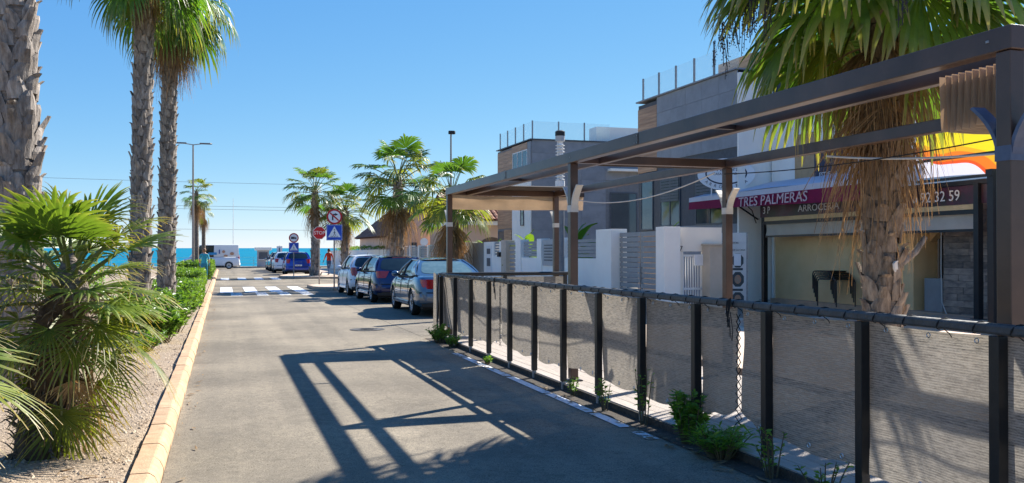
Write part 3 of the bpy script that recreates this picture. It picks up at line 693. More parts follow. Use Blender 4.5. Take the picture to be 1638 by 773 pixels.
for y in (8.2, 12.6):
    MB().box(PXF - .062, PXF - .058, y - .045, y + .045, 2.672, 2.780).build('joint_plate', BRONZE, perg, off=PO)
    for dy in (-.03, .03):
        for z in (2.69, 2.76): MB().lathe([(.006, 0), (.006, .004), (.003, .006)], 7, mat=Matrix.Rotation(R(-90), 4, 'Y'), c=(PXF - .062, y + dy, z)).build('screw', GALV, perg, off=PO)
for (x, y) in ((PXF, 3.9), (PXF, 10.06)):
    MB().lathe([(.012, 0), (.012, .012), (.006, .016)], 8, c=(x - .055, y - .05, 2.72)).build('bolt', GALV, perg, off=PO)

def pleats(name, label, y0, y1, n, x0, x1, top, drop, h, mat=CANVAS):
    r = thing(name, label, 'awning', x0, y0, slope=True); off = (x0, y0, 0)
    for k in range(n):
        y = y0 + (y1 - y0) * k / n; dy = (y1 - y0) / n
        def f(u, v, y=y, k=k):
            a = v * 2 - 1; s = drop * (1 - abs(a) ** 2.4) * (.93 + .1 * noise.noise((u * 3, k * 1.7, 0)))
            return (x0 + (x1 - x0) * u, y + dy * (.5 + .46 * a) + .012 * noise.noise((u * 4, k, v)), top - s)
        MB().grid(f, 10, 10)  .build('fold', mat, r, smooth=180, off=off)
    for x in (x0 + .1, (x0 + x1) / 2, x1 - .1): MB().box(x - .01, x + .01, y0 - .01, y1 + .01, top, top + .02).build('slide', BRKT_B, r, off=off)
    return r
pleats('folded_awning', 'beige canvas awning bunched in pleats at the near pergola post', 3.86, 4.42, 11, 4.12, 5.92, 2.655, .36, 0)
pleats('stowed_awning', 'narrow pack of dark canvas folded under the middle cross beam', 10.12, 10.36, 4, 4.4, 5.95, 2.715, .05, 0, M('dark_canvas', (.05, .035, .03), (.035, .025, .02), rough=.8))
r = thing('awning_valance', 'beige canvas valance hanging under the end of the pergola', 'awning', 3.99, 16.40, slope=True); off = (3.99, 16.40, 0)
def val(u, v): return (3.99 + 2.70 * u, 16.40 + .018 * math.sin(u * 13 + 1) * v + .02 * noise.noise((u * 5, v * 2, 4)), 2.672 - .262 * v - .008 * math.sin(u * 5))
MB().grid(val, 40, 6).build('canvas', CANVAS, r, smooth=180, off=off)
MB().box(3.95, 6.70, 16.36, 16.45, 2.675, 2.76).build('roller', BRONZE_D, r, bevel=.01, off=off)
def roofc(u, v): return (4.05 + 1.95 * u, 15.2 + 1.15 * v, 2.77 + .02 * math.sin(v * 18) )
MB().grid(roofc, 4, 30).build('folded_roof_canvas', M('dark_canvas', (.05, .035, .03), (.035, .025, .02), rough=.8), r, smooth=180, off=off)
r = thing('hanging_cable', 'pale cable sagging between the pergola beams', 'cable', 6.0, 10.3, slope=True); off = (6.0, 10.3, 0)
def caten(a, b, sag, n=18): return [Vector(a).lerp(Vector(b), k / n) - Vector((0, 0, sag * 4 * (k / n) * (1 - k / n))) for k in range(n + 1)]
MB().tube(caten((6.02, 15.6, 2.62), (6.02, 10.3, 2.62), .22), .009, 5).build('cord', ROPEW, r, off=off)
MB().tube(caten((6.0, 8.0, 2.60), (6.0, 4.2, 2.42), .10), .010, 5).build('cord', ROPEW, r, off=off)
MB().tube(caten((5.98, 10.0, 2.58), (5.98, 4.4, 2.60), .10), .006, 4).build('cord', ROPE, r, off=off)

# ------------------------------------------------------------------ restaurant
RO = (15.8, 20.0, 0)
rest = thing('restaurant', 'white restaurant with ochre porch, burgundy sign awning and black steel posts', 'restaurant', RO[0], RO[1], slope=True)
def rb(name, mat, x0, x1, y0, y1, z0, z1, bevel=0, parent=None): return MB().box(x0, x1, y0, y1, z0, z1).build(name, mat, parent or rest, bevel=bevel, off=RO)
rb('upper_wall', WHITEW, 16.4, 26, 18.9, 24.6, 3.25, 6.45); rb('parapet_cap', BEIGEW, 16.35, 26.05, 18.85, 24.65, 6.45, 6.55); rb('flat_roof', BEIGEW, 16.36, 24, 2, 18.88, 3.12, 3.25)
rb('back_wall', OCHREW, 16.45, 17.2, 18.55, 24.5, 0, 3.25); rb('side_wall', WHITEW, 16.4, 17.2, 24.5, 24.62, 0, 3.25)
rb('roof_house', BEIGEW, 17.5, 21, 21.5, 24.5, 6.56, 7.6); rb('roof_house_cap', WOODC, 17.4, 21.1, 21.4, 24.6, 7.6, 7.75)
# dark doorway and stair with pale frame
rb('recess_shade', BLACKP, 17.3, 17.4, 17.3, 18.6, 0, 3.1); rb('door_frame', WHITEM, 16.95, 17.02, 17.95, 18.05, .12, 2.0); rb('utility_box', SLAT, 16.6, 16.9, 17.75, 18.35, .12, .95, .01)  # black back panel puts the doorway's shade into its colour
rb('dark_window', GLASS, 17.22, 17.28, 17.35, 17.85, 1.0, 2.0)
pts = [(18.55, 3.1), (18.55, 1.85), (17.45, 2.75), (17.45, 3.1)]
MB().add([(16.95, y, z) for y, z in pts] + [(17.15, y, z) for y, z in pts], [(0, 1, 2, 3), (7, 6, 5, 4), (0, 4, 5, 1), (1, 5, 6, 2), (2, 6, 7, 3), (3, 7, 4, 0)]).build('stair_soffit', OCHREW, rest, off=RO)
# stone tile cladding on the right hand wall, every tile its own
rb('tile_backing', BLACKP, 16.35, 16.9, 10.0, 17.4, 0, 3.1)
rd = random.Random(5); z = .02; row = 0
while z < 2.9:
    y = 12.6 - rd.random() * .5
    while y < 17.4:
        L = rd.uniform(.45, .8); b = min(17.4, y + L)
        MB().box(16.30 + rd.uniform(-.008, .008), 16.349, y + .003, b - .003, z + .003, z + .147).build('stone_tile', STONE_T, rest, off=RO)
        y += L
    z += .15; row += 1
for (x, y, z1) in ((15.8, 24.1, 3.1), (15.7, 15.75, 3.1), (13.3, 13.0, 3.0)):
    p = rb('post', BLACKM, x - .07, x + .07, y - .07, y + .07, .0, z1, .006); rb('base_plate', BLACKM, x - .12, x + .12, y - .12, y + .12, .128, .142, 0, p)
rb('front_beam', BLACKM, 15.70, 15.84, 12.0, 24.3, 3.08, 3.19, .006)
rb('side_beam', BLACKM, 13.2, 15.7, 12.93, 13.07, 2.98, 3.10)
FASC = M('fascia_print', (.07, .012, .03), (.03, .02, .02), rough=.35, scale=1.5, c3=(.10, .09, .08), ramp=(.45, .55))
fas = rb('fascia', FASC, 15.72, 15.78, 15.4, 24.2, 2.66, 3.075)
text('3 P', .30, TEXTW, fas, (-.095, 3.85, 2.86), FACE_X); text('ARROCERIA', .27, TEXTW, fas, (-.095, 1.35, 2.84), FACE_X, sx=1.25)
text('6 92 32 59', .34, TEXTW, fas, (-.095, -3.0, 2.86), FACE_X, sx=1.0)
rb('yellow_strip', M('pale_yellow', (.72, .52, .27), (.62, .44, .22), rough=.5), 15.73, 15.79, 15.9, 24.0, 2.54, 2.655)  # even pale yellow strip under the fascia
rb('curtain_box', BLACKM, 15.72, 15.82, 15.85, 24.02, 2.44, 2.535)
def curt(u, v): return (15.79 + .02 * math.sin(u * 17) * v + .03 * math.sin(v * 3), 15.9 + 8.1 * u, 2.44 - .33 * v)
MB().grid(curt, 60, 5).build('roller_curtain', M('curtain_canvas', (.74, .66, .55), (.66, .58, .48), rough=.9, scale=2, transl=.3), rest, smooth=180, off=RO)
rb('curtain_bar', BLACKM, 15.76, 15.82, 15.9, 24.0, 2.05, 2.105)
MB().tube([(16.25, 17.4, 2.9), (16.25, 17.42, 1.2), (16.22, 17.36, .4), (16.2, 17.2, .14)], .012, 5).build('hose', ROPEW, rest, off=RO)
# wood pilaster and beer sign
rb('pilaster', M('tan_render', (.50, .33, .18), (.43, .28, .15), rough=.8), 16.33, 16.40, 22.3, 23.3, 3.2, 5.1)
bs = rb('beer_sign', NAVY, 16.28, 16.38, 21.0, 22.3, 3.62, 4.52, .01)
text('ESTRELLA', .19, TEXTW, bs, (.472, 1.65, 3.80), FACE_X)
star = [(math.sin(k * math.pi / 5) * (.16 if k % 2 == 0 else .065), math.cos(k * math.pi / 5) * (.16 if k % 2 == 0 else .065)) for k in range(10)]
MB().prism(star, 0, .008, mat=Matrix.Translation((16.275, 21.65, 4.22)) @ Matrix.Rotation(R(-90), 4, 'Z') @ Matrix.Rotation(R(90), 4, 'X')).build('star', M('gold', (.55, .38, .10), (.5, .34, .08), rough=.4), rest, off=RO)
# awning with lettered valance
aw = thing('sign_awning', 'burgundy awning with white band lettered TRES PALMERAS', 'awning', 14.7, 22, slope=True, h=0); AO = (14.7, 22, 0)
def top_(u, v): return (14.7 + 1.75 * v, 17.6 + 9.2 * u, 3.40 + .42 * v - .02 * math.sin(u * 9) * (1 - v))
MB().grid(top_, 20, 4).build('canopy', AWNW, aw, smooth=180, off=AO)
def vw(u, v):
    hi, lo = 3.40, 3.25 - .0 * u
    return (14.70 + .01 * math.sin(u * 30) * v, 17.6 + 9.2 * u, hi + (lo - hi) * v)
MB().grid(vw, 40, 2).build('white_band', AWNW, aw, smooth=180, off=AO)
def vb(u, v):
    lo = 2.84 + .17 * u; return (14.702 + .015 * math.sin(u * 30) * v + .01 * math.sin(u * 55) * v, 17.6 + 9.2 * u, 3.25 + (lo - 3.25) * v)
MB().grid(vb, 60, 4).build('valance', BURG, aw, smooth=180, off=AO)
text('TRES PALMERAS', .40, TEXTPK, aw, (-.045, .05, 3.07), FACE_X, sx=1.18, shear=.1)
MB().add([(14.70, 26.8, 3.40), (16.4, 26.8, 3.82), (16.4, 26.8, 3.55), (14.70, 26.8, 3.01)], [(0, 1, 2, 3)]).build('side_valance', BURG, aw, off=AO)
for y in (18.3, 24.6):
    MB().tube([(14.75, y, 3.30), (15.9, y, 2.62)], .025, 6).build('arm', BLACKM, aw, off=AO)
    MB().tube([(14.8, y - .05, 3.3), (15.3, y - .05, 3.18), (15.65, y - .05, 2.9), (15.8, y - .05, 2.5)], .016, 6).build('arm_brace', BLACKM, aw, off=AO)
# oval house sign on stalks
ov = thing('oval_sign', 'white oval sign with blue ring standing on the awning', 'sign', 15.0, 25.0, rotz=R(-28), h=3.42)
def oval(rx, rz, n=40): return [(rx * math.cos(2 * math.pi * k / n), rz * math.sin(2 * math.pi * k / n)) for k in range(n)]
RX = Matrix.Rotation(R(90), 4, 'X')
MB().prism(oval(.88, .50), -.03, .03, mat=Matrix.Translation((0, 0, .62)) @ RX).build('board', SIGNW, ov)
def ringm(name, rx, rz, w, mat, y, parent, cz):
    n = 40; a, b = oval(rx, rz, n), oval(rx - w, rz - w, n); mb = MB()
    mb.add([(x, y, z + cz) for x, z in a + b], [(k, n + k, n + (k + 1) % n, (k + 1) % n) for k in range(n)]); return mb.build(name, mat, parent)
ringm('ring', .64, .345, .045, NAVY, -.0335, ov, .64)
text('3 Palmeras', .20, M('lettering_navy', (.02, .03, .10), (.015, .02, .08), rough=.5), ov, (0, -.034, .78), FACE_Y, sx=1.05)
text('CASA FUNDADA', .105, TEXTK, ov, (0, -.034, .63), FACE_Y); text('2020', .10, TEXTK, ov, (0, -.034, .49), FACE_Y)
for k, ch in enumerate('ARROCERIA'):
    a = R(-90 + (k - 4) * 13.5); text(ch, .135, TEXTK, ov, (.74 * math.cos(a), -.034, .63 + .415 * math.sin(a)), (R(90), -(a + R(90)) * .75, 0))
for s in (-.45, .4): MB().tube([(s, 0, -.06), (s, 0, .25)], .022, 6).build('stalk', WHITEM, ov)
# colourful printed banner above the porch
bmat = bpy.data.materials.new('banner_print'); bmat.use_nodes = True; nt = bmat.node_tree; N = nt.nodes; L = nt.links
tc = N.new('ShaderNodeTexCoord'); mp = N.new('ShaderNodeMapping'); mp.inputs['Location'].default_value = (0, .0, 0); mp.inputs['Rotation'].default_value = (R(-16), 0, 0)
nz = N.new('ShaderNodeTexNoise'); nz.inputs['Scale'].default_value = .55; nz.inputs['Detail'].default_value = 1
sx_ = N.new('ShaderNodeSeparateXYZ'); ad = N.new('ShaderNodeMath'); ad.operation = 'MULTIPLY_ADD'; ad.inputs[1].default_value = .9
cr = N.new('ShaderNodeValToRGB'); cr.color_ramp.interpolation = 'CONSTANT'; e = cr.color_ramp.elements
e[0].position = 0; e[0].color = (.75, .72, .80, 1); e[1].position = .17; e[1].color = (.80, .10, .02, 1)
for p_, c_ in ((.22, (.82, .20, .02)), (.36, (.82, .40, .02)), (.44, (.80, .64, .02)), (.70, (.82, .74, .06))):
    q_ = e.new(p_); q_.color = (*c_, 1)
L.new(tc.outputs['Object'], mp.inputs[0]); L.new(mp.outputs[0], sx_.inputs[0]); L.new(tc.outputs['Object'], nz.inputs[0]); L.new(nz.outputs['Fac'], ad.inputs[0]); L.new(sx_.outputs['Z'], ad.inputs[2])
mr = N.new('ShaderNodeMapRange'); mr.inputs[1].default_value = .25; mr.inputs[2].default_value = 1.75; L.new(ad.outputs[0], mr.inputs[0]); L.new(mr.outputs[0], cr.inputs[0])
L.new(cr.outputs[0], N['Principled BSDF'].inputs['Base Color']); tl = N.new('ShaderNodeBsdfTranslucent'); ms = N.new('ShaderNodeMixShader'); ms.inputs[0].default_value = .45
L.new(cr.outputs[0], tl.inputs[0]); L.new(N['Principled BSDF'].outputs[0], ms.inputs[1]); L.new(tl.outputs[0], ms.inputs[2]); L.new(ms.outputs[0], N['Material Output'].inputs[0])
bn = thing('printed_banner', 'large yellow and orange printed canvas above the porch roof', 'banner', 15.1, 15.0, slope=True, h=3.2)
def bf(u, v): return (.05 * math.sin(u * 8), -3.4 + 5.4 * u, .02 + 1.25 * v - .05 * math.sin(u * 5))
MB().grid(bf, 40, 6).build('canvas', bmat, bn, smooth=180)
MB().bar((-.06, -3.4, .44), (-.06, 2.0, .44), .05, .06).build('rail', BRONZE_D, bn); MB().bar((.08, -3.4, 0), (.08, 2.0, 0), .05, .06).build('lower_rail', BLACKM, bn)
for y in (-3.3, -.7, 1.9): MB().bar((.10, y, -.1), (.10, y, 1.28), .05, .05).build('upright', BLACKM, bn)
# menu board
mbd = thing('menu_board', 'tall white menu board with round dark dish pictures', 'sign', 12.9, 21.3, rotz=-math.atan2(12.9, 21.3), h=.0)
MB().box(-.42, .42, -.02, .02, .12, 2.12).build('board', M('board_white', (.70, .68, .64), (.62, .60, .56), rough=.6, scale=3), mbd, bevel=.005)
for s in (-.44, .44): MB().box(s - .02, s + .02, -.03, .03, 0, 2.12).build('frame_side', GALV, mbd)
text('3 Palmeras', .10, TEXTK, mbd, (0, -.022, 1.86), FACE_Y); text('ESPECIALIDADES DE LA CASA', .072, TEXTK, mbd, (0, -.022, 1.66), FACE_Y, sx=.82)
PLAQ = M('plaque', (.055, .075, .085), (.04, .055, .062), rough=.5); FOOD = M('food_picture', (.55, .22, .10), (.30, .26, .20), rough=.6, scale=14, c3=(.75, .70, .62))
for (x, z, w, h) in ((-.2, 1.38, .15, .19), (.2, 1.38, .15, .19), (-.2, 1.0, .13, .12), (.2, .88, .16, .2), (-.2, .62, .14, .22), (.2, .36, .16, .18), (-.2, .28, .13, .12)):
    o8 = [(w * math.cos(R(22.5 + 45 * k)) * 1.06, h * math.sin(R(22.5 + 45 * k)) * 1.06) for k in range(8)]
    pq = MB().prism(o8, 0, .006, mat=Matrix.Translation((x, -.0205, z)) @ RX).build('plaque', PLAQ, mbd)
    MB().prism(oval(w * .55, h * .6, 14), 0, .003, mat=Matrix.Translation((x, -.0275, z)) @ RX).build('dish_picture', FOOD, pq)
for (x, z) in ((.2, 1.15), (.2, .60)): MB().box(x - .13, x + .13, -.026, -.021, z - .03, z + .03).build('caption', PLAQ, mbd)
MB().box(.10, .28, -.034, -.029, 1.24, 1.56).build('paper_notice', SIGNW, mbd)
# stacked cafe tables
STM = M('dark_tube', (.03, .024, .022), (.02, .016, .015), rough=.45)
for k in range(5):
    t = thing('stacked_table', 'dark tubular metal table %s on the porch' % ('at the bottom of the stack', 'second from the bottom of the stack', 'in the middle of the stack', 'second from the top of the stack', 'at the top of the stack')[k], 'table', 15.9 + .07 * k, 20.85 + .15 * k, slope=True, group='tables stacked on the porch', h=.126 + .05 * k)
    fr = MB(); y0, y1, x0, x1 = -.42, .38, -.3, .3
    fr.tube([(x0, y0 + .08, .74), (x0, y1 - .08, .74)], .016, 6).tube([(x1, y0 + .08, .74), (x1, y1 - .08, .74)], .016, 6); fr.build('top_frame', STM, t, smooth=60)
    for y in (y0, y1):
        s = .08 if y == y0 else -.08
        for x in (x0, x1): MB().tube([(x, y, 0 if k == 0 else .06 * k), (x, y, .66), (x, y + s * .4, .72), (x, y + s, .74)], .017, 7).build('leg', STM, t, smooth=60)
    MB().box(x0 + .02, x1 - .02, y0 + .06, y1 - .06, .745, .757).build('top', STM, t)
    for q in range(5): MB().box(x0 - .01, x1 + .01, y0 + .10 + q * .14, y0 + .12 + q * .14, .722, .744).build('slat', STM, t)

# ------------------------------------------------------------------ garden walls and gates along the pavement (plane x = 9.5)
WX = 9.5
def slats(parent, x, ya, yb, z0, z1, n, off, mat=SLAT, gap=.25, t=.02, name='slat'):
    p = (z1 - z0) / n
    for k in range(n): MB().box(x, x + t, ya, yb, z0 + p * k + p * gap / 2, z0 + p * (k + 1) - p * gap / 2).build(name, mat, parent, off=off)
def wall_thing(name, label, y0, y1): return thing(name, label, 'wall', WX, y0, slope=True), (WX, y0, 0)
# entrance corner with white gate and number 7
w, o = wall_thing('entrance_wall', 'white wall, warm bounce light in its colour, with house number 7 around the white barred gate', 18.0, 18.5)
MB().box(9.30, 9.70, 18.08, 18.5, 0, 2.17).build('pillar', WHITEW, w, bevel=.008, off=o)
MB().box(9.705, 10.84, 18.25, 18.45, 1.62, 2.165).build('lintel_wall', WARMW, w, off=o); MB().box(9.705, 9.86, 18.25, 18.45, 0, 1.615).build('jamb', WARMW, w, off=o)
MB().box(10.33, 10.69, 17.9, 18.24, 0, 1.75).build('beige_pillar', BEIGEW, w, bevel=.008, off=o); MB().box(10.31, 10.71, 17.87, 18.244, 1.752, 1.79).build('pillar_cap', BEIGEW, w, off=o)
MB().box(10.42, 10.84, 18.25, 18.45, 0, 1.615).build('lower_wall', WARMW, w, off=o)
text('7', .16, TEXTK, w, (.30, .235, 1.68), FACE_Y)
MB().box(10.12, 10.36, 18.19, 18.245, 1.30, 1.55).build('letter_box', WHITEM, w, off=o, bevel=.005)
g = thing('barred_gate', 'white metal gate with upright bars between warm toned wall and beige pillar', 'gate', 9.87, 18.34, slope=True); go = (9.87, 18.34, 0)
for k in range(8): MB().box(9.90 + k * .062, 9.918 + k * .062, 18.33, 18.35, .16, 1.50).build('bar', WHITEM, g, off=go)
for z in (.14, .75, 1.5): MB().box(9.87, 10.41, 18.32, 18.36, z, z + .05).build('cross_rail', WHITEM, g, off=go)
for x in (9.87, 10.37): MB().box(x, x + .04, 18.31, 18.37, .1, 1.55).build('stile', WHITEM, g, off=go)
# double slatted gate
g = thing('slatted_gate', 'double gate of wide grey horizontal slats between white pillars', 'gate', WX, 18.6, slope=True); go = (WX, 18.6, 0)
for (a, b) in ((18.55, 19.68), (19.72, 20.88)):
    lf = MB().box(WX + .03, WX + .06, a, a + .05, .08, 2.08).build('leaf', SLAT, g, off=go); MB().box(WX + .03, WX + .06, b - .05, b, .08, 2.08).build('stile', SLAT, lf, off=go)
    slats(lf, WX, a, b, .12, 2.10, 16, go, gap=.16)
MB().box(WX - .03, WX - .004, 19.66, 19.70, .9, 1.25).build('pull_handle', GALV, g, off=go)
# wall A: pillar, slat panels on white base
w, o = wall_thing('villa_wall', 'white garden wall topped with grey slat panels next to the double gate', 20.9, 28.6)
MB().box(9.28, 9.72, 20.92, 21.9, 0, 2.19).build('pillar', WHITEW, w, bevel=.008, off=o)
MB().box(9.40, 9.62, 21.905, 29.0, 0, 1.44).build('wall', WHITEW, w, off=o)
for (a, b) in ((22.0, 24.4), (26.85, 28.4)):
    pn = MB().box(9.50, 9.53, a, a + .04, 1.45, 1.97).build('slat_panel', SLAT, w, off=o); slats(pn, 9.46, a, b, 1.46, 1.97, 5, o, gap=.2)
for (a, b) in ((24.45, 25.1), (26.4, 26.82), (28.45, 29.0)): MB().box(9.36, 9.66, a, b, 0, 2.03).build('pillar', WHITEW, w, bevel=.008, off=o)
lv = MB().box(9.36, 9.6, 25.2, 26.3, 1.2, 2.0).build('meter_cabinet', M('cabinet', (.42, .41, .41), (.36, .36, .36), rough=.5), w, off=o, bevel=.005)
for k in range(6): MB().box(9.345, 9.358, 25.4, 26.1, 1.35 + k * .09, 1.39 + k * .09).build('louvre', SHUT, lv, off=o)
# pedestrian gate + wall B
g = thing('narrow_slatted_gate', 'narrow grey slatted pedestrian gate beside a beige pillar', 'gate', WX, 29.05, slope=True); go = (WX, 29.05, 0)
MB().box(9.50, 9.53, 29.05, 29.1, .1, 1.95).build('stile', SLAT, g, off=go); slats(g, 9.46, 29.05, 29.95, .12, 1.97, 13, go, gap=.3)
w, o = wall_thing('neighbour_wall', 'white wall with meter cupboard and small slat opening beside the plain grey gate', 30.0, 36.0)
MB().box(9.33, 9.66, 30.0, 30.55, 0, 2.03).build('beige_pillar', BEIGEW, w, off=o, bevel=.008)
MB().box(9.40, 9.62, 30.56, 33.0, 0, 1.5).build('wall', WHITEW, w, off=o); MB().box(9.40, 9.62, 30.56, 31.0, 1.5, 2.0).build('wall', WHITEW, w, off=o); MB().box(9.40, 9.62, 31.7, 33.0, 1.5, 2.0).build('wall', WHITEW, w, off=o)
pn = MB().box(9.5, 9.53, 31.0, 31.04, 1.5, 2.0).build('slat_panel', SLAT, w, off=o); slats(pn, 9.46, 31.0, 31.7, 1.5, 2.0, 5, o)
MB().box(9.30, 9.398, 30.75, 30.95, 1.45, 1.62).build('intercom', BLACKP, w, off=o)
mc = MB().box(9.375, 9.40, 31.95, 32.6, .8, 1.85).build('meter_door', WHITEM, w, off=o)
for (a, b) in ((1.55, 1.75), (1.1, 1.4)): MB().box(9.367, 9.374, 32.05, 32.5, a, b).build('meter_window', SHUT, mc, off=o)
MB().box(9.33, 9.66, 34.85, 35.8, 0, 2.03).build('pillar', WHITEW, w, off=o, bevel=.008)
g = thing('plain_grey_gate', 'plain grey sheet metal gate by the white pillar', 'gate', WX, 33.05, slope=True); go = (WX, 33.05, 0)
for k in range(4): MB().box(9.46, 9.49, 33.05 + k * .45, 33.05 + k * .45 + .44, .08, 1.98).build('panel', SLAT, g, off=go)
MB().box(9.43, 9.458, 34.6, 34.66, .9, 1.15).build('handle', GALV, g, off=go)
# wall C: panels between slim white piers, and the low white wall past it
w, o = wall_thing('panel_wall', 'low white wall with grey panels between slim white piers', 35.85, 50)
MB().box(9.42, 9.62, 35.85, 50.0, 0, 1.35).build('wall', WHITEW, w, off=o)
for k in range(7):
    y = 36.2 + k * 2.2; MB().box(9.38, 9.66, y - .16, y + .16, 1.352, 1.98).build('pier', WHITEW, w, off=o)
    if k < 6:
        pn = MB().box(9.5, 9.52, y + .17, y + .20, 1.36, 1.92).build('slat_panel', SLAT, w, off=o); slats(pn, 9.47, y + .17, y + 2.03, 1.36, 1.92, 5, o, gap=.12)
w, o = wall_thing('low_white_wall', 'long low white boundary wall beyond the junction', 57.5, 92)
MB().box(9.92, 10.14, 57.5, 92, 0, 1.75).build('wall', WHITEW, w, off=o); MB().box(9.88, 10.18, 57.45, 92.05, 1.752, 1.81).build('coping', WHITEW, w, off=o)

# ------------------------------------------------------------------ houses
def villa(name, label, x, y): return thing(name, label, 'house', x, y), (x, y, gz(y))
def face_panels(root, off, x, y0, y1, z0, z1, ny, nz, mat, holes=(), axis='x', name='cladding_panel', t=.03):
    dy, dz = (y1 - y0) / ny, (z1 - z0) / nz
    for i in range(ny):
        for j in range(nz):
            a, b, c, d = y0 + dy * i + .004, y0 + dy * (i + 1) - .004, z0 + dz * j + .004, z0 + dz * (j + 1) - .004
            if any(not (b <= h[0] or a >= h[1] or d <= h[2] or c >= h[3]) for h in holes): continue
            if axis == 'x': MB().box(x - t, x - .001, a, b, c, d).build(name, mat, root, off=off)
            else: MB().box(a, b, x - t, x - .001, c, d).build(name, mat, root, off=off)
def window(root, off, x, y0, y1, z0, z1, axis='x', mat=GLASS, fr=SHUT, mull=1, depth=.05):
    def bx(n_, m_, a, b, c, d, p, e, par):
        return (MB().box(x - e, x - p, a, b, c, d) if axis == 'x' else MB().box(a, b, x - e, x - p, c, d)).build(n_, m_, par, off=off)
    f = bx('window', mat, y0 + .04, y1 - .04, z0 + .04, z1 - .04, .0, depth - .02, root)
    bx('frame', fr, y0, y1, z0, z0 + .05, -.01, depth, f); bx('frame', fr, y0, y1, z1 - .05, z1, -.01, depth, f)
    n = mull + 1
    for k in range(n + 1):
        c = y0 + (y1 - y0 - .05) * k / n; bx('frame', fr, c, c + .05, z0 + .05, z1 - .05, -.008, depth - .002, f)
    return f
def balustrade(root, off, pts, h=1.0, name='balustrade'):
    for (xa, ya), (xb, yb) in zip(pts[:-1], pts[1:]):
        d = Vector((xb - xa, yb - ya, 0)); n = max(1, round(d.length / 1.5))
        for i in range(n):
            a = Vector((xa, ya, 0)) + d * (i / n); b = Vector((xa, ya, 0)) + d * ((i + 1) / n)
            MB().bar(a + Vector((0, 0, off[3] + h / 2)), b + Vector((0, 0, off[3] + h / 2)), .012, h * .94).build('glass_pane', GLASSB, root, off=off[:3])
            MB().box(a.x - .03, a.x + .03, a.y - .03, a.y + .03, off[3], off[3] + h).build('baluster', GALV, root, off=off[:3])
# villa beside the restaurant
v, o = villa('grey_villa', 'grey clad villa with wood corner and glass roof rail beside the restaurant', 15.3, 24.8); o = (15.3, 24.8, 0)
MB().box(15.3, 26, 24.8, 31.9, 0, 7.20).build('wall', M('villa_core', (.10, .105, .115), (.08, .085, .09), rough=.8), v, off=o)
holes3 = [(25.5, 27.4, 2.5, 4.5), (28.5, 30.0, 2.5, 4.5)]
face_panels(v, o, 15.3, 24.8, 30.3, .1, 7.30, 5, 12, GREYC, holes3)
face_panels(v, o, 15.3, 30.31, 31.9, .1, 7.05, 1, 34, WOODC, [(30.6, 31.6, 2.4, 4.4)], name='wood_board')
MB().box(15.27, 16.5, 24.70, 24.795, 0, 7.2).build('white_side_wall', WHITEW, v, off=o)
MB().box(15.20, 26, 24.78, 31.95, 7.31, 7.36).build('roof_edge', GREYC, v, off=o)
for h_ in holes3:
    f = window(v, o, 15.298, *h_, mull=1); 
    for k in range(10): MB().box(15.225, 15.243, h_[0] + .06, h_[1] - .06, h_[2] + .9 + k * .105, h_[2] + .985 + k * .105).build('shutter_slat', SHUT, f, off=o)
window(v, o, 15.298, 30.6, 31.6, 2.4, 4.4, mull=0)
balustrade(v, o + (7.36,), [(15.45, 31.8), (15.45, 26.5), (15.45, 25.0)], .9)
MB().box(15.9, 20, 24.85, 27.0, 7.362, 7.9).build('roof_store', WOODC, v, off=o)
# villa further down
v, o = villa('far_grey_villa', 'grey rendered villa with white corner and glass roof rail beyond the double gate', 15.0, 43.8); o = (15.0, 43.8, 0)
CORE2 = M('villa_core2', (.22, .22, .225), (.18, .18, .185), rough=.8)
MB().box(15.0, 30, 43.8, 49.75, 0, 7.30).build('wall', CORE2, v, off=o)
hz2 = [(19.35, 20.9, 1.2, 4.75)]
face_panels(v, o, 43.8, 15.02, 30.0, .1, 7.36, 11, 11, GREYC, hz2, axis='y')
window(v, o, 43.798, 19.35, 20.9, 1.2, 4.75, axis='y', mull=0, depth=.06)
face_panels(v, o, 15.0, 46.9, 49.7, 2.9, 7.2, 1, 20, WOODC, name='wood_board')
MB().box(14.94, 14.998, 43.80, 46.88, 0, 5.75).build('white_wall', WHITEW, v, off=o); MB().box(14.94, 14.998, 43.80, 44.3, 5.752, 7.3).build('grey_corner', GREYC, v, off=o)
window(v, o, 14.995, 44.35, 46.85, 5.78, 6.95, mull=2, fr=WHITEM); MB().box(14.93, 14.998, 44.32, 46.88, 6.96, 7.30).build('lintel', WOODC, v, off=o)
window(v, o, 14.93, 44.8, 45.3, 3.0, 4.1, mull=0); MB().box(14.92, 14.999, 46.95, 48.3, .2, 2.85).build('wood_door_surround', WOODC, v, off=o); window(v, o, 14.995, 48.35, 49.5, .3, 2.8, mull=0)
MB().box(14.9, 30, 43.70, 49.8, 7.37, 7.42).build('roof_edge', SHUT, v, off=o)
balustrade(v, o + (7.42,), [(15.1, 49.6), (15.1, 43.95), (19.4, 43.95)], .95)
MB().box(18.8, 24, 44.3, 45.3, 7.42, 8.25).build('roof_house', WHITEW, v, off=o)
MB().box(19.2, 30, 43.35, 43.76, 5.85, 5.98).build('ledge', WHITEW, v, off=o)
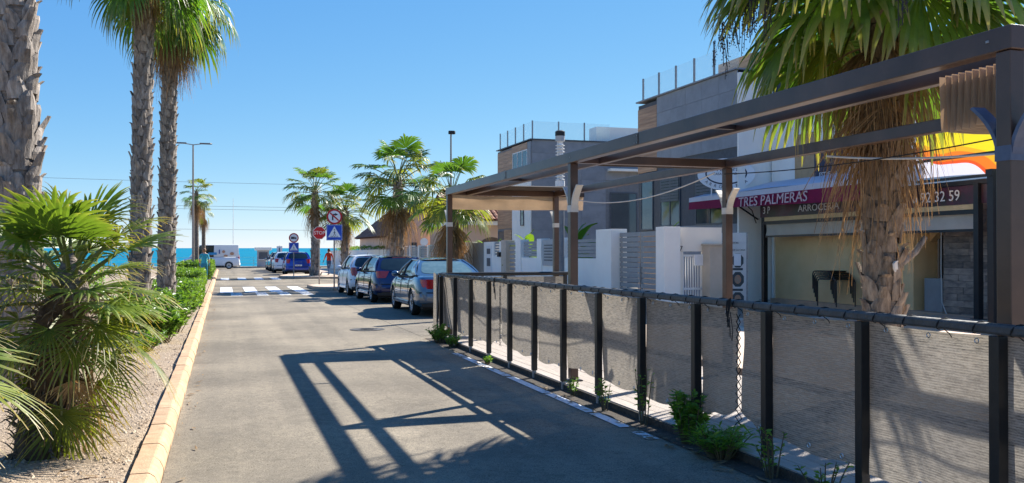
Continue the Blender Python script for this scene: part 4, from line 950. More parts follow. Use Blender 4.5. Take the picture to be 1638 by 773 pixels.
# salmon bungalow with tiled roof
h = thing('salmon_house', 'salmon bungalow with gable and brown tiled roof behind the low wall', 'house', 10.6, 60.5); o = (10.6, 60.5, 0)
MB().box(10.6, 15.2, 60.5, 74, 0, 2.75).build('wall', SALMON, h, off=o)
MB().add([(10.6, 60.5, 2.752), (15.2, 60.5, 2.752), (12.9, 60.5, 4.55), (10.6, 60.75, 2.752), (15.2, 60.75, 2.752), (12.9, 60.75, 4.55)], [(0, 1, 2), (5, 4, 3), (0, 2, 5, 3), (1, 4, 5, 2)]).build('gable', SALMON, h, off=o)
def roof_slope(parent, a, b, c, d, off, rows, cols):            # a-b eaves, d-c ridge; half round tiles in courses
    a, b, c, d = map(Vector, (a, b, c, d)); n_ = (b - a).cross(d - a).normalized()
    if n_.z < 0: n_ = -n_
    MB().add([a, b, c, d], [(0, 1, 2, 3)]).build('roof_deck', ROOFT, parent, off=off)
    me = None
    L = (d - a).length / rows; W = (b - a).length / cols
    rot = Matrix((((b - a).normalized()), ((d - a).normalized()), n_)).transposed().to_quaternion()
    mb = MB(); n = 5
    for y_ in (-.02, L + .05):
        for k in range(n): t = math.pi * k / (n - 1); mb.v.append((-math.cos(t) * W * .45, y_, math.sin(t) * W * .30 + (.03 if y_ < 0 else .0)))
    for k in range(n - 1): mb.f.append((k, k + 1, n + k + 1, n + k)); mb.mi.append(0)
    me = mb.mesh('roof_tile', ROOFT)
    for i in range(cols):
        for j in range(rows):
            p = a + (b - a) * ((i + .5) / cols) + (d - a) * (j / rows) + n_ * .012
            q = put('roof_tile', me, parent, Vector(p) - Vector(off)); q.rotation_mode = 'QUATERNION'; q.rotation_quaternion = rot
roof_slope(h, (10.3, 74.3, 2.62), (10.3, 60.2, 2.62), (12.9, 60.2, 4.66), (12.9, 74.3, 4.66), o, 5, 28)
roof_slope(h, (15.5, 60.2, 2.62), (15.5, 74.3, 2.62), (12.9, 74.3, 4.66), (12.9, 60.2, 4.66), o, 5, 14)
for (a, b, z0, z1) in ((11.2, 11.55, 1.0, 2.3), (12.1, 12.5, .5, 2.3), (13.6, 14.4, .9, 2.2)): window(h, o, 60.49, a, b, z0, z1, axis='y', mull=0)
h = thing('arched_house', 'salmon house with white eaves and arched porch behind the parked sedan', 'house', 15.4, 55.5); o = (15.4, 55.5, 0)
MB().box(13.2, 20.5, 52.0, 59.5, 0, 3.25).build('wall', SALMON, h, off=o); MB().box(12.9, 20.6, 51.6, 59.6, 3.252, 3.5).build('eaves', WHITEW, h, off=o)
roof_slope(h, (12.8, 51.5, 3.52), (20.7, 51.5, 3.52), (20.7, 55.6, 5.3), (12.8, 55.6, 5.3), o, 9, 24)
roof_slope(h, (20.7, 59.7, 3.52), (12.8, 59.7, 3.52), (12.8, 55.6, 5.3), (20.7, 55.6, 5.3), o, 3, 6)
arch = [(-.9, 0), (.9, 0)] + [(.9 * math.cos(R(t)), 1.35 + .8 * math.sin(R(t))) for t in range(0, 181, 18)]
MB().prism(arch, 0, .02, mat=Matrix.Translation((15.3, 51.995, .4)) @ RX).build('arched_shade', M('porch_shade', (.20, .14, .10), (.15, .10, .07), rough=.9), h, off=o)  # porch shade painted as a flat dark plate on the wall
MB().box(13.2, 13.25, 53, 55, 1, 2.3).build('window', GLASS, h, off=(15.4, 55.5, 0))

# ------------------------------------------------------------------ street lamps, signs, wires
l = thing('double_street_lamp', 'tall grey street lamp with two flat arms above the hedge', 'street lamp', -1.85, 62, h=.07)
MB().tube([(0, 0, 0), (0, 0, 8.55)], [.085, .05], 10).build('pole', POLE, l, smooth=60); MB().tube([(-.55, 0, 8.60), (0, 0, 8.52), (.55, 0, 8.60)], .03, 6).build('arm', POLE, l)
for s in (-1, 1):
    p = [(s * .4, -.10), (s * 1.05, -.13), (s * 1.18, 0), (s * 1.05, .13), (s * .4, .10)]
    MB().prism(p if s > 0 else p[::-1], 8.575, 8.66).build('lamp_head', M('lamp_grey', (.16, .15, .15), (.12, .11, .11), rough=.4), l, bevel=.02)
l = thing('single_street_lamp', 'slim pale street lamp with a small head behind the palms', 'street lamp', 9.15, 37.2, h=.1)
MB().tube([(0, 0, 0), (0, 0, 6.5)], [.06, .035], 8).build('pole', POLE, l, smooth=60)
MB().prism([(-.1, -.08), (.14, -.1), (.2, 0), (.14, .1), (-.1, .08)], 6.5, 6.64).build('lamp_head', BLACKP, l, bevel=.02)
l = thing('column_street_lamp', 'thick cylindrical street lamp with bright louvred lantern and black cap', 'street lamp', 8.6, 22.75, h=.12)
MB().lathe([(.14, 0), (.14, .05), (.115, .06), (.115, 3.25)], 20).build('column', M('lamp_column', (.19, .20, .21), (.15, .16, .17), rough=.4), l, smooth=40)
MB().lathe([(.128, 3.252), (.128, 3.40)], 20).build('collar', WHITEM, l, smooth=40)
MB().lathe([(.055, 3.402), (.055, 4.46)], 14).build('lamp_tube', SIGNW, l, smooth=40)
for k in range(12): MB().lathe([(.056, 3.45 + k * .083), (.126, 3.425 + k * .083), (.126, 3.437 + k * .083), (.056, 3.464 + k * .083)], 18).build('louvre', WHITEM, l)
for k in range(4): a = k * math.pi / 2 + .4; MB().tube([(.10 * math.cos(a), .10 * math.sin(a), 3.4), (.10 * math.cos(a), .10 * math.sin(a), 4.5)], .009, 5).build('rod', WHITEM, l)
MB().lathe([(.128, 4.462), (.128, 4.60)], 20).build('lamp_housing', M('lamp_housing', (.45, .45, .45), (.4, .4, .4), rough=.4), l, smooth=40); MB().lathe([(.132, 4.602), (.132, 4.72), (.08, 4.75)], 20).build('cap', BLACKP, l, smooth=40)

def disc(parent, name, mat, x, z, r, y, t=.004, n=28, rot=0): return MB().prism([(r * math.cos(2 * math.pi * k / n + rot), r * math.sin(2 * math.pi * k / n + rot)) for k in range(n)], 0, t, mat=Matrix.Translation((x, y, z)) @ RX).build(name, mat, parent)
def flat(parent, name, mat, poly, z, y, t=.003): return MB().prism(poly, 0, t, mat=Matrix.Translation((0, y, z)) @ RX).build(name, mat, parent)
def ped_plate(s, z, w):
    MB().box(-w / 2, w / 2, -.03, -.012, z - w / 2, z + w / 2).build('blue_plate', SIGNB, s, bevel=.01)
    e = w / 2 - .012
    for (a, b, c, d) in ((-e, e, e - .012, e), (-e, e, -e, -e + .012), (-e, -e + .012, -e + .013, e - .013), (e - .012, e, -e + .013, e - .013)):
        MB().box(a, b, -.033, -.0305, z + c, z + d).build('plate_border', SIGNW, s)
    tr = w * .40; flat(s, 'white_triangle', SIGNW, [(-tr, -tr * .78), (tr, -tr * .78), (0, tr * .95)], z + .01, -.0305)
    hd = w * .03; disc(s, 'walker_figure', TEXTK, .0, z + tr * .42, hd * 1.3, -.0345, .002, 12)
    for a, b, ww in (((0, .20), (.02, -.12), .075), ((.02, -.12), (-.16, -.52), .05), ((.02, -.12), (.18, -.52), .05), ((0, .12), (-.16, -.05), .035), ((0, .12), (.17, -.03), .035)):
        MB().bar((a[0] * tr, -.0355, z + a[1] * tr), (b[0] * tr, -.0355, z + b[1] * tr), .002, ww * w * .55, up=(0, 0, 1) if abs(a[0] - b[0]) > .05 else (1, 0, 0)).build('walker_figure', TEXTK, s)
    for k in range(5): flat(s, 'crossing_bar', TEXTK, [(-.62 * tr + k * .27 * tr, -.74 * tr), (-.48 * tr + k * .27 * tr, -.74 * tr), (-.48 * tr + k * .24 * tr + .05 * tr, -.58 * tr), (-.56 * tr + k * .24 * tr + .05 * tr, -.58 * tr)], z + .01, -.0342, .001)
s = thing('stop_sign', 'red octagonal STOP sign on a brown post at the junction', 'road sign', 4.32, 43.5, h=.12)
MB().tube([(0, .03, 0), (0, .03, 2.6)], .032, 8).build('post', POLE, s, smooth=60)
disc(s, 'rim', SIGNW, 0, 2.42, .325, -.004, .012, 8, R(22.5)); disc(s, 'plate', SIGNR, 0, 2.42, .30, -.0165, .004, 8, R(22.5)); text('STOP', .235, SIGNW, s, (0, -.022, 2.42), FACE_Y, ext=.001, sx=.92)
s = thing('crossing_sign_with_no_right_turn', 'blue pedestrian crossing sign under a no right turn disc beside the white car', 'road sign', 4.42, 38.3, h=.12)
MB().tube([(0, .03, 0), (0, .03, 3.1)], .032, 8).build('post', POLE, s, smooth=60); ped_plate(s, 2.33, .66)
disc(s, 'red_disc', SIGNR, 0, 2.99, .325, -.004, .012); disc(s, 'white_disc', SIGNW, 0, 2.99, .25, -.0165, .003)
for q in ([(-.10, -.15), (-.04, -.15), (-.04, .05), (-.10, .05)], [(-.10, .052), (-.04, .052), (.03, .06), (.03, .12), (-.03, .12), (-.09, .09)], [(.032, .03), (.15, .09), (.032, .155)]): flat(s, 'turn_arrow', TEXTK, q, 2.99, -.020, .002)
flat(s, 'red_bar', SIGNR, [(-.20, .14), (-.155, .18), (.20, -.14), (.155, -.18)][::-1], 2.99, -.0225, .002)
s = thing('crossing_sign_with_no_trucks', 'blue pedestrian crossing sign under a no lorries disc beyond the junction', 'road sign', 4.29, 59.3, h=.12)
MB().tube([(0, .03, 0), (0, .03, 2.55)], .032, 8).build('post', POLE, s, smooth=60); ped_plate(s, 1.83, .62)
disc(s, 'red_disc', SIGNR, 0, 2.44, .31, -.004, .012); disc(s, 'white_disc', SIGNW, 0, 2.44, .235, -.0165, .003)
for q in ([(-.17, -.07), (.05, -.07), (.05, .07), (-.17, .07)], [(.06, -.07), (.16, -.07), (.16, 0), (.11, .04), (.06, .04)]): flat(s, 'truck_symbol', TEXTK, q, 2.44, -.020, .002)
s = thing('small_white_sign', 'small plain white plate sign behind the far parked cars', 'road sign', 5.1, 88.8, h=.0)
MB().tube([(0, .03, 0), (0, .03, 2.3)], .03, 6).build('post', POLE, s); MB().box(-.26, .26, -.03, -.01, 1.45, 2.25).build('plate', SIGNW, s); MB().box(-.05, .05, -.034, -.0305, 1.55, 2.1).build('symbol', SHUT, s)
s = thing('bollard_sign', 'small round sign on a thin post behind the white wall', 'road sign', 10.6, 49.3, h=.1)
MB().tube([(0, .03, 0), (0, .03, 2.1)], .03, 6).build('post', POLE, s); disc(s, 'disc', SIGNW, 0, 2.1, .22, -.004, .012)
for i, (x, y) in enumerate(((-48, 108.5), (62, 109.5))):
    p = thing('power_pole', 'wooden power pole %s' % ('left of the sea front' if i == 0 else 'behind the villas'), 'power pole', x, y, h=-1.4)
    MB().tube([(0, 0, 0), (0, 0, 13.2)], [.16, .11], 8).build('pole', STEM, p, smooth=60); MB().box(-.08, .08, -.9, .9, 11.9, 12.05).build('cross_arm', STEM, p)
for k, (hh, nm) in enumerate(((10.25, 'highest thin overhead wire crossing the sky above the sea'), (7.55, 'middle thin overhead wire crossing the sky above the sea'), (7.2, 'lower twin of the middle overhead wire above the sea'), (4.9, 'lowest thin overhead wire just above the sea horizon'))):
    tag(MB().tube(caten((-48, 108.5, hh - .55), (62, 109.5, hh - .75), .55, 30), .016, 4).build('overhead_wire', SHUT), nm, 'wire')

# ------------------------------------------------------------------ cars
def lerp_tab(t, x):
    if x <= t[0][0]: return t[0][1]
    for (a, p), (b, q) in zip(t[:-1], t[1:]):
        if x <= b:
            f = (x - a) / (b - a); f = f * f * (3 - 2 * f) * .5 + f * .5; return p + (q - p) * f
    return t[-1][1]
def bool_cut(me, cutter):
    o = bpy.data.objects.new('a', me); c = bpy.data.objects.new('c', cutter); col.objects.link(o); col.objects.link(c)
    m = o.modifiers.new('b', 'BOOLEAN'); m.object = c; m.operation = 'DIFFERENCE'; m.solver = 'EXACT'
    dg = bpy.context.evaluated_depsgraph_get(); dg.update(); n = bpy.data.meshes.new_from_object(o.evaluated_get(dg))
    bpy.data.objects.remove(o); bpy.data.objects.remove(c); return n
WH = {}
def wheel_meshes(r):
    if r in WH: return WH[r]
    Y90 = Matrix.Rotation(R(90), 4, 'Y'); w = .105
    ty = MB().lathe([(r * .66, -w * .9), (r * .9, -w), (r * .985, -w * .75), (r, -w * .4), (r, w * .4), (r * .985, w * .75), (r * .9, w), (r * .66, w * .9)], 28, mat=Y90, caps=False).mesh('tyre', RUBBER, 40)
    rm = MB().lathe([(r * .66, -w * .7), (r * .67, w * .86), (r * .61, w * .86), (r * .58, w * .45), (.05, w * .45)], 28, mat=Y90, caps=False)
    for k in range(7):
        a = 2 * math.pi * k / 7; u = Vector((0, math.cos(a), math.sin(a))); rm.bar(u * .03 + Vector((w * .66, 0, 0)), u * r * .62 + Vector((w * .78, 0, 0)), .035 + .0 * k, .02, up=(1, 0, 0))
    rm.lathe([(.05, w * .5), (.05, w * .8), (.035, w * .85)], 10, mat=Y90)
    WH[r] = (ty, rm.mesh('rim', RIM, 35)); return WH[r]
CARS = {
 # L, W, H, belt, roof; zt: top line of the lower body along y (rear = 0); glasshouse: rear glass base/top, windscreen top/base
 'sedan': dict(L=4.82, W=1.82, H=1.46, r=.325, wr=1.02, wf=3.80, zt=[(0, .93), (.12, 1.0), (.75, 1.035), (1.3, .98), (3.3, .95), (3.6, .97), (4.4, .82), (4.75, .66), (4.82, .60)],
   rgb=(.62, 1.035), rgt=(1.55, 1.385), wst=(2.50, 1.40), wsb=(3.48, .98), rake=.16, tl=(.70, .93, .40), c=.34),
 'hatch': dict(L=4.28, W=1.80, H=1.50, r=.32, wr=.80, wf=3.40, zt=[(0, .93), (.06, 1.0), (.4, 1.02), (2.8, .98), (3.2, .98), (3.9, .83), (4.2, .66), (4.28, .6)],
   rgb=(.16, 1.02), rgt=(.62, 1.43), wst=(1.95, 1.46), wsb=(3.05, 1.0), rake=.20, tl=(.80, 1.02, .36), c=.38),
 'compact': dict(L=3.95, W=1.72, H=1.52, r=.31, wr=.66, wf=3.14, zt=[(0, .95), (.06, 1.0), (.4, 1.03), (2.6, .98), (3.0, .97), (3.6, .84), (3.88, .68), (3.95, .62)],
   rgb=(.12, 1.03), rgt=(.50, 1.45), wst=(1.8, 1.48), wsb=(2.85, 1.0), rake=.16, tl=(.72, 1.06, .22), c=.30),
 'suv': dict(L=4.45, W=1.86, H=1.68, r=.36, wr=.85, wf=3.50, zt=[(0, 1.08), (.06, 1.12), (.4, 1.14), (2.9, 1.10), (3.3, 1.10), (4.1, .98), (4.38, .8), (4.45, .74)],
   rgb=(.14, 1.14), rgt=(.52, 1.60), wst=(2.1, 1.64), wsb=(3.2, 1.12), rake=.14, tl=(.85, 1.15, .26), c=.34),
 'van': dict(L=5.6, W=2.0, H=2.45, r=.36, wr=1.05, wf=4.5, zt=[(0, 1.20), (.05, 1.22), (4.1, 1.22), (4.5, 1.22), (5.3, 1.02), (5.55, .8), (5.6, .74)],
   rgb=(.06, 1.24), rgt=(.16, 2.38), wst=(3.75, 2.40), wsb=(4.75, 1.22), rake=.03, tl=(.9, 1.4, .14), c=.10),
}
def car(name, label, kind, paint, x, y, rot=0.0, plate='', group=None, glass=CARGLASS, cat='car', bumper=None, rglass=None):
    p = CARS[kind]; L, W, r = p['L'], p['W'], p['r']; root = thing(name, label, cat, x, y, rotz=rot, slope=True, group=group, h=.005)
    hw = lambda t: W / 2 * (1 - .13 * max(0, (.42 - t) / .42) ** 2.2 - .24 * max(0, (t - (L - .75)) / .75) ** 2.2)
    zb = lambda t: .23 + .10 * max(0, (.35 - t) / .35) ** 2 + .05 * max(0, (t - (L - .4)) / .4)
    ts = [0, .03, .08, .16, .3, .5] + [.5 + (L - 1.1) * k / 16 for k in range(1, 17)] + [L - .45, L - .3, L - .16, L - .07, L - .02, L]
    secs = []
    for t in ts:
        w, b, tp = hw(t), zb(t), lerp_tab(p['zt'], t); e = 1.0
        end = max(0, (.08 - t) / .08, (t - (L - .10)) / .10); w *= 1 - .06 * end ** 2; tp -= .05 * end ** 2; b += .06 * end ** 2
        hh = tp - b; pr = [(.0, 0), (.62, 0), (.88, .015), (.955, .08), (.985, .22), (1.0, .42), (.995, .60), (.985, .72), (.965, .86), (.93, .945), (.86, .99), (.55, 1.012), (.0, 1.02)]
        row = []
        for a, h_ in pr:
            z = b + hh * h_; yy = t
            rk = p['rake'] * max(0, (z - .62)) if t < .6 else 0
            yy = t + rk * (1 - t / .6) - (.035 * math.exp(-((z - .50) / .13) ** 2) * max(0, 1 - t / .25))
            row.append((a * w, yy, z))
        secs.append(row)
    mb = MB(); n = len(secs[0]); full = 2 * n - 2
    for row in secs:
        for q in row: mb.v.append(q)
        for q in row[-2:0:-1]: mb.v.append((-q[0], q[1], q[2]))
    for i in range(len(secs) - 1):
        for k in range(full):
            a = i * full + k; b = i * full + (k + 1) % full; mb.f.append((a, b, b + full, a + full)); mb.mi.append(0)
    mb.f.append(tuple(range(full))[::-1]); mb.mi.append(0); e = (len(secs) - 1) * full; mb.f.append(tuple(range(e, e + full))); mb.mi.append(0)
    me = mb.mesh('body', paint)
    ct = MB(); Y90 = Matrix.Rotation(R(90), 4, 'Y')
    for yy in (p['wr'], p['wf']):
        for s in (-1, 1): ct.lathe([(r * 1.14, -.17), (r * 1.14, .17)], 26, c=(s * (W / 2 - .05), yy, r + .01), mat=Y90)
    me = bool_cut(me, ct.mesh('cut', paint))
    me.materials.clear(); me.materials.append(paint)
    bmh = bmesh.new(); bmh.from_mesh(me); bmesh.ops.recalc_face_normals(bmh, faces=bmh.faces); bmh.to_mesh(me); bmh.free()
    me.polygons.foreach_set('use_smooth', [True] * len(me.polygons)); me.set_sharp_from_angle(angle=R(38))
    body = put('body', me, root)
    MB().box(-W * .40, W * .40, .35, L - .35, .17, .30).build('underbody', BLACKP, root)
    # glasshouse
    (yb, zb_), (yt, zt_), (ys, zs), (yw, zw) = p['rgb'], p['rgt'], p['wst'], p['wsb']
    van = kind == 'van'
    tw = .93 if van else (.64 if kind == 'sedan' else .68); xb = lambda t: hw(t) * .905; xt = W / 2 * tw
    def curve_x(x, k): return k * (1 - (x) ** 2)
    def glass_sheet(y0, z0, x0, y1, z1, x1, bow):
        def f(u, v):
            a = u * 2 - 1; xw = x0 + (x1 - x0) * v; return (a * xw, y0 + (y1 - y0) * v + bow * (1 - a * a), z0 + (z1 - z0) * v + .012 * math.sin(v * 3.14))
        return MB().grid(f, 12, 6)
    if not van:
        glass_sheet(yb, zb_ - .01, xb(max(.5, yb)) + .0, yt, zt_ + .005, xt, -.07).build('rear_panel', paint, root, smooth=60)
        def rg(u, v):
            a = (u * 2 - 1); b_ = v * 2 - 1; sq = 1 - .10 * (abs(a) ** 5) * (abs(b_) ** 3); vv = .5 + b_ * .42 * (1 - .10 * abs(a) ** 6); xw = (xb(max(.5, yb)) + (xt - xb(max(.5, yb))) * vv) * .875 * (1 - .10 * abs(b_) ** 6)
            aa = a * xw / (xb(max(.5, yb)) + (xt - xb(max(.5, yb))) * vv); n_ = Vector((0, -(zt_ - zb_), yt - yb)).normalized() * .006
            return (a * xw, yb + (yt - yb) * vv - .07 * (1 - aa * aa) + n_.y, zb_ - .01 + (zt_ + .015 - zb_) * vv + .012 * math.sin(vv * 3.14) + n_.z)
        MB().grid(rg, 16, 10).build('rear_window', rglass or glass, root, smooth=60)
    glass_sheet(yw, zw - .01, xb(yw) - .02, ys, zs, xt - .03, .10).build('windscreen', glass, root, smooth=60)
    def roof(u, v):
        a = u * 2 - 1; yy = yt - .07 * (1 - a * a) * (1 - v) + (ys - yt + .10 * (1 - a * a)) * v
        return (a * xt, yy, zt_ + (zs - zt_) * v + (p['H'] - max(zt_, zs)) * (1 - a ** 4) * math.sin(math.pi * (.18 + .64 * v)) + .02 * (1 - a * a) - .012 * a ** 6)
    MB().grid(roof, 14, 12).build('roof', paint, root, smooth=60)
    yc = yb + (yt - yb) * .5 + p['c']; ym = (yc + yw) / 2 + .05
    for s in (-1, 1):
        bel = lambda t: lerp_tab(p['zt'], t) - .01
        seg = [(yb + .0, yt, 'C'), (yc, yt + (yc - yb) * .45, 'g'), (ym, ym - .05, 'g'), (yw - .12, ys + .02, 'e')]
        for (a0, a1, kd), (b0, b1, _) in zip(seg[:-1], seg[1:]):
            def f(u, v, a0=a0, a1=a1, b0=b0, b1=b1):
                lo = a0 + (b0 - a0) * u; hi = a1 + (b1 - a1) * u; t = lo + (hi - lo) * v
                x0 = xb(max(.5, lo)) + (.0 if kd == 'g' else .004); zh = zt_ + (zs - zt_) * max(0, min(1, (hi - yt) / (ys - yt)))
                bulge = .05 * math.sin(math.pi * v) * (.4 if van else 1)
                return (s * (x0 + (xt - x0) * v + bulge), t, bel(lo) + (zh - bel(lo)) * v)
            MB().grid(f, 6, 6).build('side_pillar' if kd == 'C' or (van and b0 < yw - .2) else 'side_window', paint if kd == 'C' or (van and b0 < yw - .2) else glass, root, smooth=60)
        def pil(t0, t1, z0, x0, w, mt, nm):
            zh = zt_ + (zs - zt_) * max(0, min(1, (t1 - yt) / (ys - yt)))
            pts = []
            for k in range(5):
                v = k / 4; pts.append((s * (x0 + (xt - x0) * v + .05 * math.sin(math.pi * v) * (.4 if van else 1) + .004), t0 + (t1 - t0) * v, z0 + (zh - z0) * v))
            MB().tube(pts, w, 6).build(nm, mt, root, smooth=60)
        pil(yw - .10, ys + .02, bel(yw), xb(yw), .032, paint, 'front_pillar'); pil(ym, ym - .05, bel(ym), xb(ym), .028, BLACKP, 'door_pillar'); pil(yb + .04, yt + .0, bel(max(.2, yb)), xb(max(.5, yb)), .034, paint, 'rear_pillar')
        rl = [(s * xt, yt + (ys - yt) * k / 6, zt_ + (zs - zt_) * k / 6 + .006) for k in range(7)]; MB().tube(rl, .024, 6).build('roof_rail', paint if kind != 'suv' else BLACKP, root, smooth=60)
        bl_ = [(s * (xb(t) + .022), t, bel(t) + .012) for t in [max(.45, yb) + (yw - .15 - max(.45, yb)) * k / 10 for k in range(11)]]; MB().tube(bl_, .012, 5).build('window_trim', BLACKP if kind != 'hatch' else CHROME, root)
        # mirror, handles, door lines
        mx = s * (xb(yw - .3) + .13); mm = MB().lathe([(.001, -.10), (.05, -.085), (.075, -.03), (.078, .03), (.05, .085), (.001, .10)], 10, mat=Matrix.Rotation(R(90), 4, 'Y')); mm.v = [(a + mx, b * .85 + yw - .38, c + bel(yw) + .07) for a, b, c in mm.v]; mm.build('mirror', paint, root, smooth=60)
        MB().bar((s * (xb(yw) - .02), yw - .36, bel(yw) + .01), (mx - s * .05, yw - .38, bel(yw) + .05), .05, .04).build('mirror_foot', BLACKP, root)
        for yy in ((ym + .25, yc + .22) if not van else (4.0,)): MB().tube([(s * (hw(yy) * .985 + .012), yy, .80), (s * (hw(yy) * .985 + .022), yy + .09, .805), (s * (hw(yy) * .985 + .012), yy + .18, .80)], .013, 5).build('door_handle', paint, root)
        for yy in ((yc - .02, ym, yw - .05) if not van else (3.5, 4.6)):
            zz = bel(yy); pts = [(s * (hw(yy) * q), yy + .0, z_) for q, z_ in ((.972, .35), (1.0, .55), (.998, .72), (.985, .84), (.935, zz - .03))]; MB().tube(pts, .006, 4).build('door_gap', BLACKP, root)
        MB().bar((s * (W / 2 * .985), p['wr'] + r * 1.3, .30), (s * (W / 2 * .985), p['wf'] - r * 1.3, .30), .03, .09).build('sill', BLACKP if kind in ('suv', 'van') else paint, root, bevel=.01)
        # tail light hugging the rear corner
        z0, z1, wd = p['tl']; m_ = MB()
        def tlf(u, v):
            z = z0 + (z1 - z0) * v; rk = p['rake'] * max(0, z - .62); a = R(8 + 82 * min(1, u * 1.15)) if not van else R(20 + 65 * u)
            cx_ = W / 2 * .845; rr = .115; over = max(0, u - .87) * 2.2 * (.6 + .6 * v) ; inn = max(0, .16 - u) / .16 * (wd - .10) * (.55 + .45 * v)
            return (s * (cx_ - rr + .02 + (rr + .012) * math.sin(a) - inn + .028 * min(1, u)), .128 + rk * .8 - (rr + .012) * math.cos(a) + over - .01, z)
        m_.grid(tlf, 14, 5).build('tail_light', REDL, root, smooth=60)
        for yy in (p['wr'], p['wf']):
            ty, rm = wheel_meshes(r); wl = put('wheel', MB().lathe([(.06, -.06), (.06, .09)], 12, mat=Y90).mesh('wheel', BLACKP), root, (s * (W / 2 - .115), yy, r), (0, 0, 0 if s > 0 else math.pi))
            put('tyre', ty, wl); put('rim', rm, wl)
    # rear end details
    bmt = bumper or paint
    def bf_(u, v):
        a = u * 2 - 1; z = .36 + .24 * v; return (a * W * .475, -.055 - .03 * math.sin(math.pi * v) + .13 * abs(a) ** 4, z)
    MB().grid(bf_, 20, 6).build('rear_bumper', bmt, root, smooth=60)
    MB().tube([((k / 5 - 1) * W * .475, -.062 + .13 * abs(k / 5 - 1) ** 4, .605) for k in range(11)], .014, 5).build('bumper_trim', BLACKP, root)
    MB().grid(lambda u, v: ((u * 2 - 1) * W * .44, -.045 + .13 * abs(u * 2 - 1) ** 4, .25 + .11 * v), 16, 2).build('bumper_valance', BLACKP, root)
    zp = .52 if kind == 'sedan' else .70
    yp = -.098 if kind == 'sedan' else -.012 + p['rake'] * .08
    pl = MB().box(-.26, .26, yp - .008, yp, zp - .055, zp + .055).build('number_plate', SIGNW, root); MB().box(-.258, -.215, yp - .0095, yp - .0082, zp - .053, zp + .053).build('plate_band', SIGNB, pl)
    if plate: text(plate, .10, TEXTK, pl, (.02, yp - .009, zp), FACE_Y, ext=.001, sx=.9)
    MB().tube([(-.22, .0 + p['rake'] * .2 - .02, p['zt'][0][1] - .13), (.22, .0 + p['rake'] * .2 - .02, p['zt'][0][1] - .13)], .014, 5).build('boot_strip', CHROME, root)
    if kind in ('hatch', 'compact', 'suv'): MB().bar((-.22, yt - .055, zt_ + .012), (.22, yt - .055, zt_ + .012), .03, .025).build('brake_light', REDL, root)
    MB().tube([(0, ys - .6, zs + .03), (0, ys - .75, zs + .14)], .006, 4).build('aerial', BLACKP, root)
    return root
def paint(name, c, metal=.35): return M(name, c, tuple(v * .93 for v in c), rough=.28, scale=.9, metal=metal, coat=1.0 if metal else .25, spec=.5)
car('blue_grey_sedan', 'metallic blue grey sedan parked nearest the terrace', 'sedan', paint('paint_blue_grey', (.055, .115, .20)), 5.47, 21.9, R(-.8), plate='5557 BCD', bumper=paint('paint_blue_grey_b', (.16, .18, .21)), rglass=M('rear_glass_sky_teal', (.12, .19, .20), (.08, .14, .15), rough=.05, spec=.6))  # sky reflection and see-through brightness put into the teal rear glass colour
car('dark_blue_hatchback', 'dark navy hatchback parked between the sedan and the white car', 'hatch', paint('paint_navy', (.006, .013, .085)), 5.42, 28.4, R(1.6))
car('white_compact_car', 'white compact car parked beside the crossing sign', 'compact', paint('paint_white', (.84, .84, .85), 0), 5.28, 33.6, R(.5))
car('bright_blue_suv', 'bright blue suv parked beyond the junction', 'suv', paint('paint_blue', (.012, .055, .40)), 5.15, 66.8, R(-.5), plate='8421 JKL')
car('white_suv', 'white suv parked in front of the bright blue one', 'suv', paint('paint_white', (.84, .84, .85), 0), 4.75, 74.0)
car('dark_grey_suv', 'dark grey suv parked in front of the white suv', 'suv', paint('paint_dark', (.035, .042, .055)), 4.75, 80.3)
car('silver_hatchback', 'silver grey hatchback at the head of the far parked row', 'hatch', paint('paint_silver', (.22, .26, .30)), 4.75, 86.2)
v = car('delivery_van', 'white delivery van with blue and orange side graphics standing across the street end', 'van', paint('paint_white', (.84, .84, .85), 0), 1.6, 96.2, R(90), cat='van')
GR = [M('graphic_blue', (.05, .33, .62), (.04, .28, .55), rough=.4), M('graphic_orange', (.60, .30, .18), (.5, .25, .15), rough=.4), M('graphic_navy', (.06, .10, .30), (.05, .08, .25), rough=.4)]
for (y, z, w_, h_, g_) in ((2.6, 1.55, .8, .24, 0), (1.55, 1.75, .3, .3, 1), (.75, 1.55, .4, .3, 1), (1.35, 1.35, .4, .2, 1), (1.95, 1.75, .12, .4, 2)):
    MB().prism(oval(w_ / 2, h_ / 2, 12) if g_ == 1 else [(-w_ / 2, -h_ / 2), (w_ / 2, -h_ / 2), (w_ / 2, h_ / 2), (-w_ / 2, h_ / 2)], 0, .01, mat=Matrix.Translation((-1.012, y, z)) @ Matrix.Rotation(R(-90), 4, 'Z') @ RX).build('side_graphic', GR[g_], v)

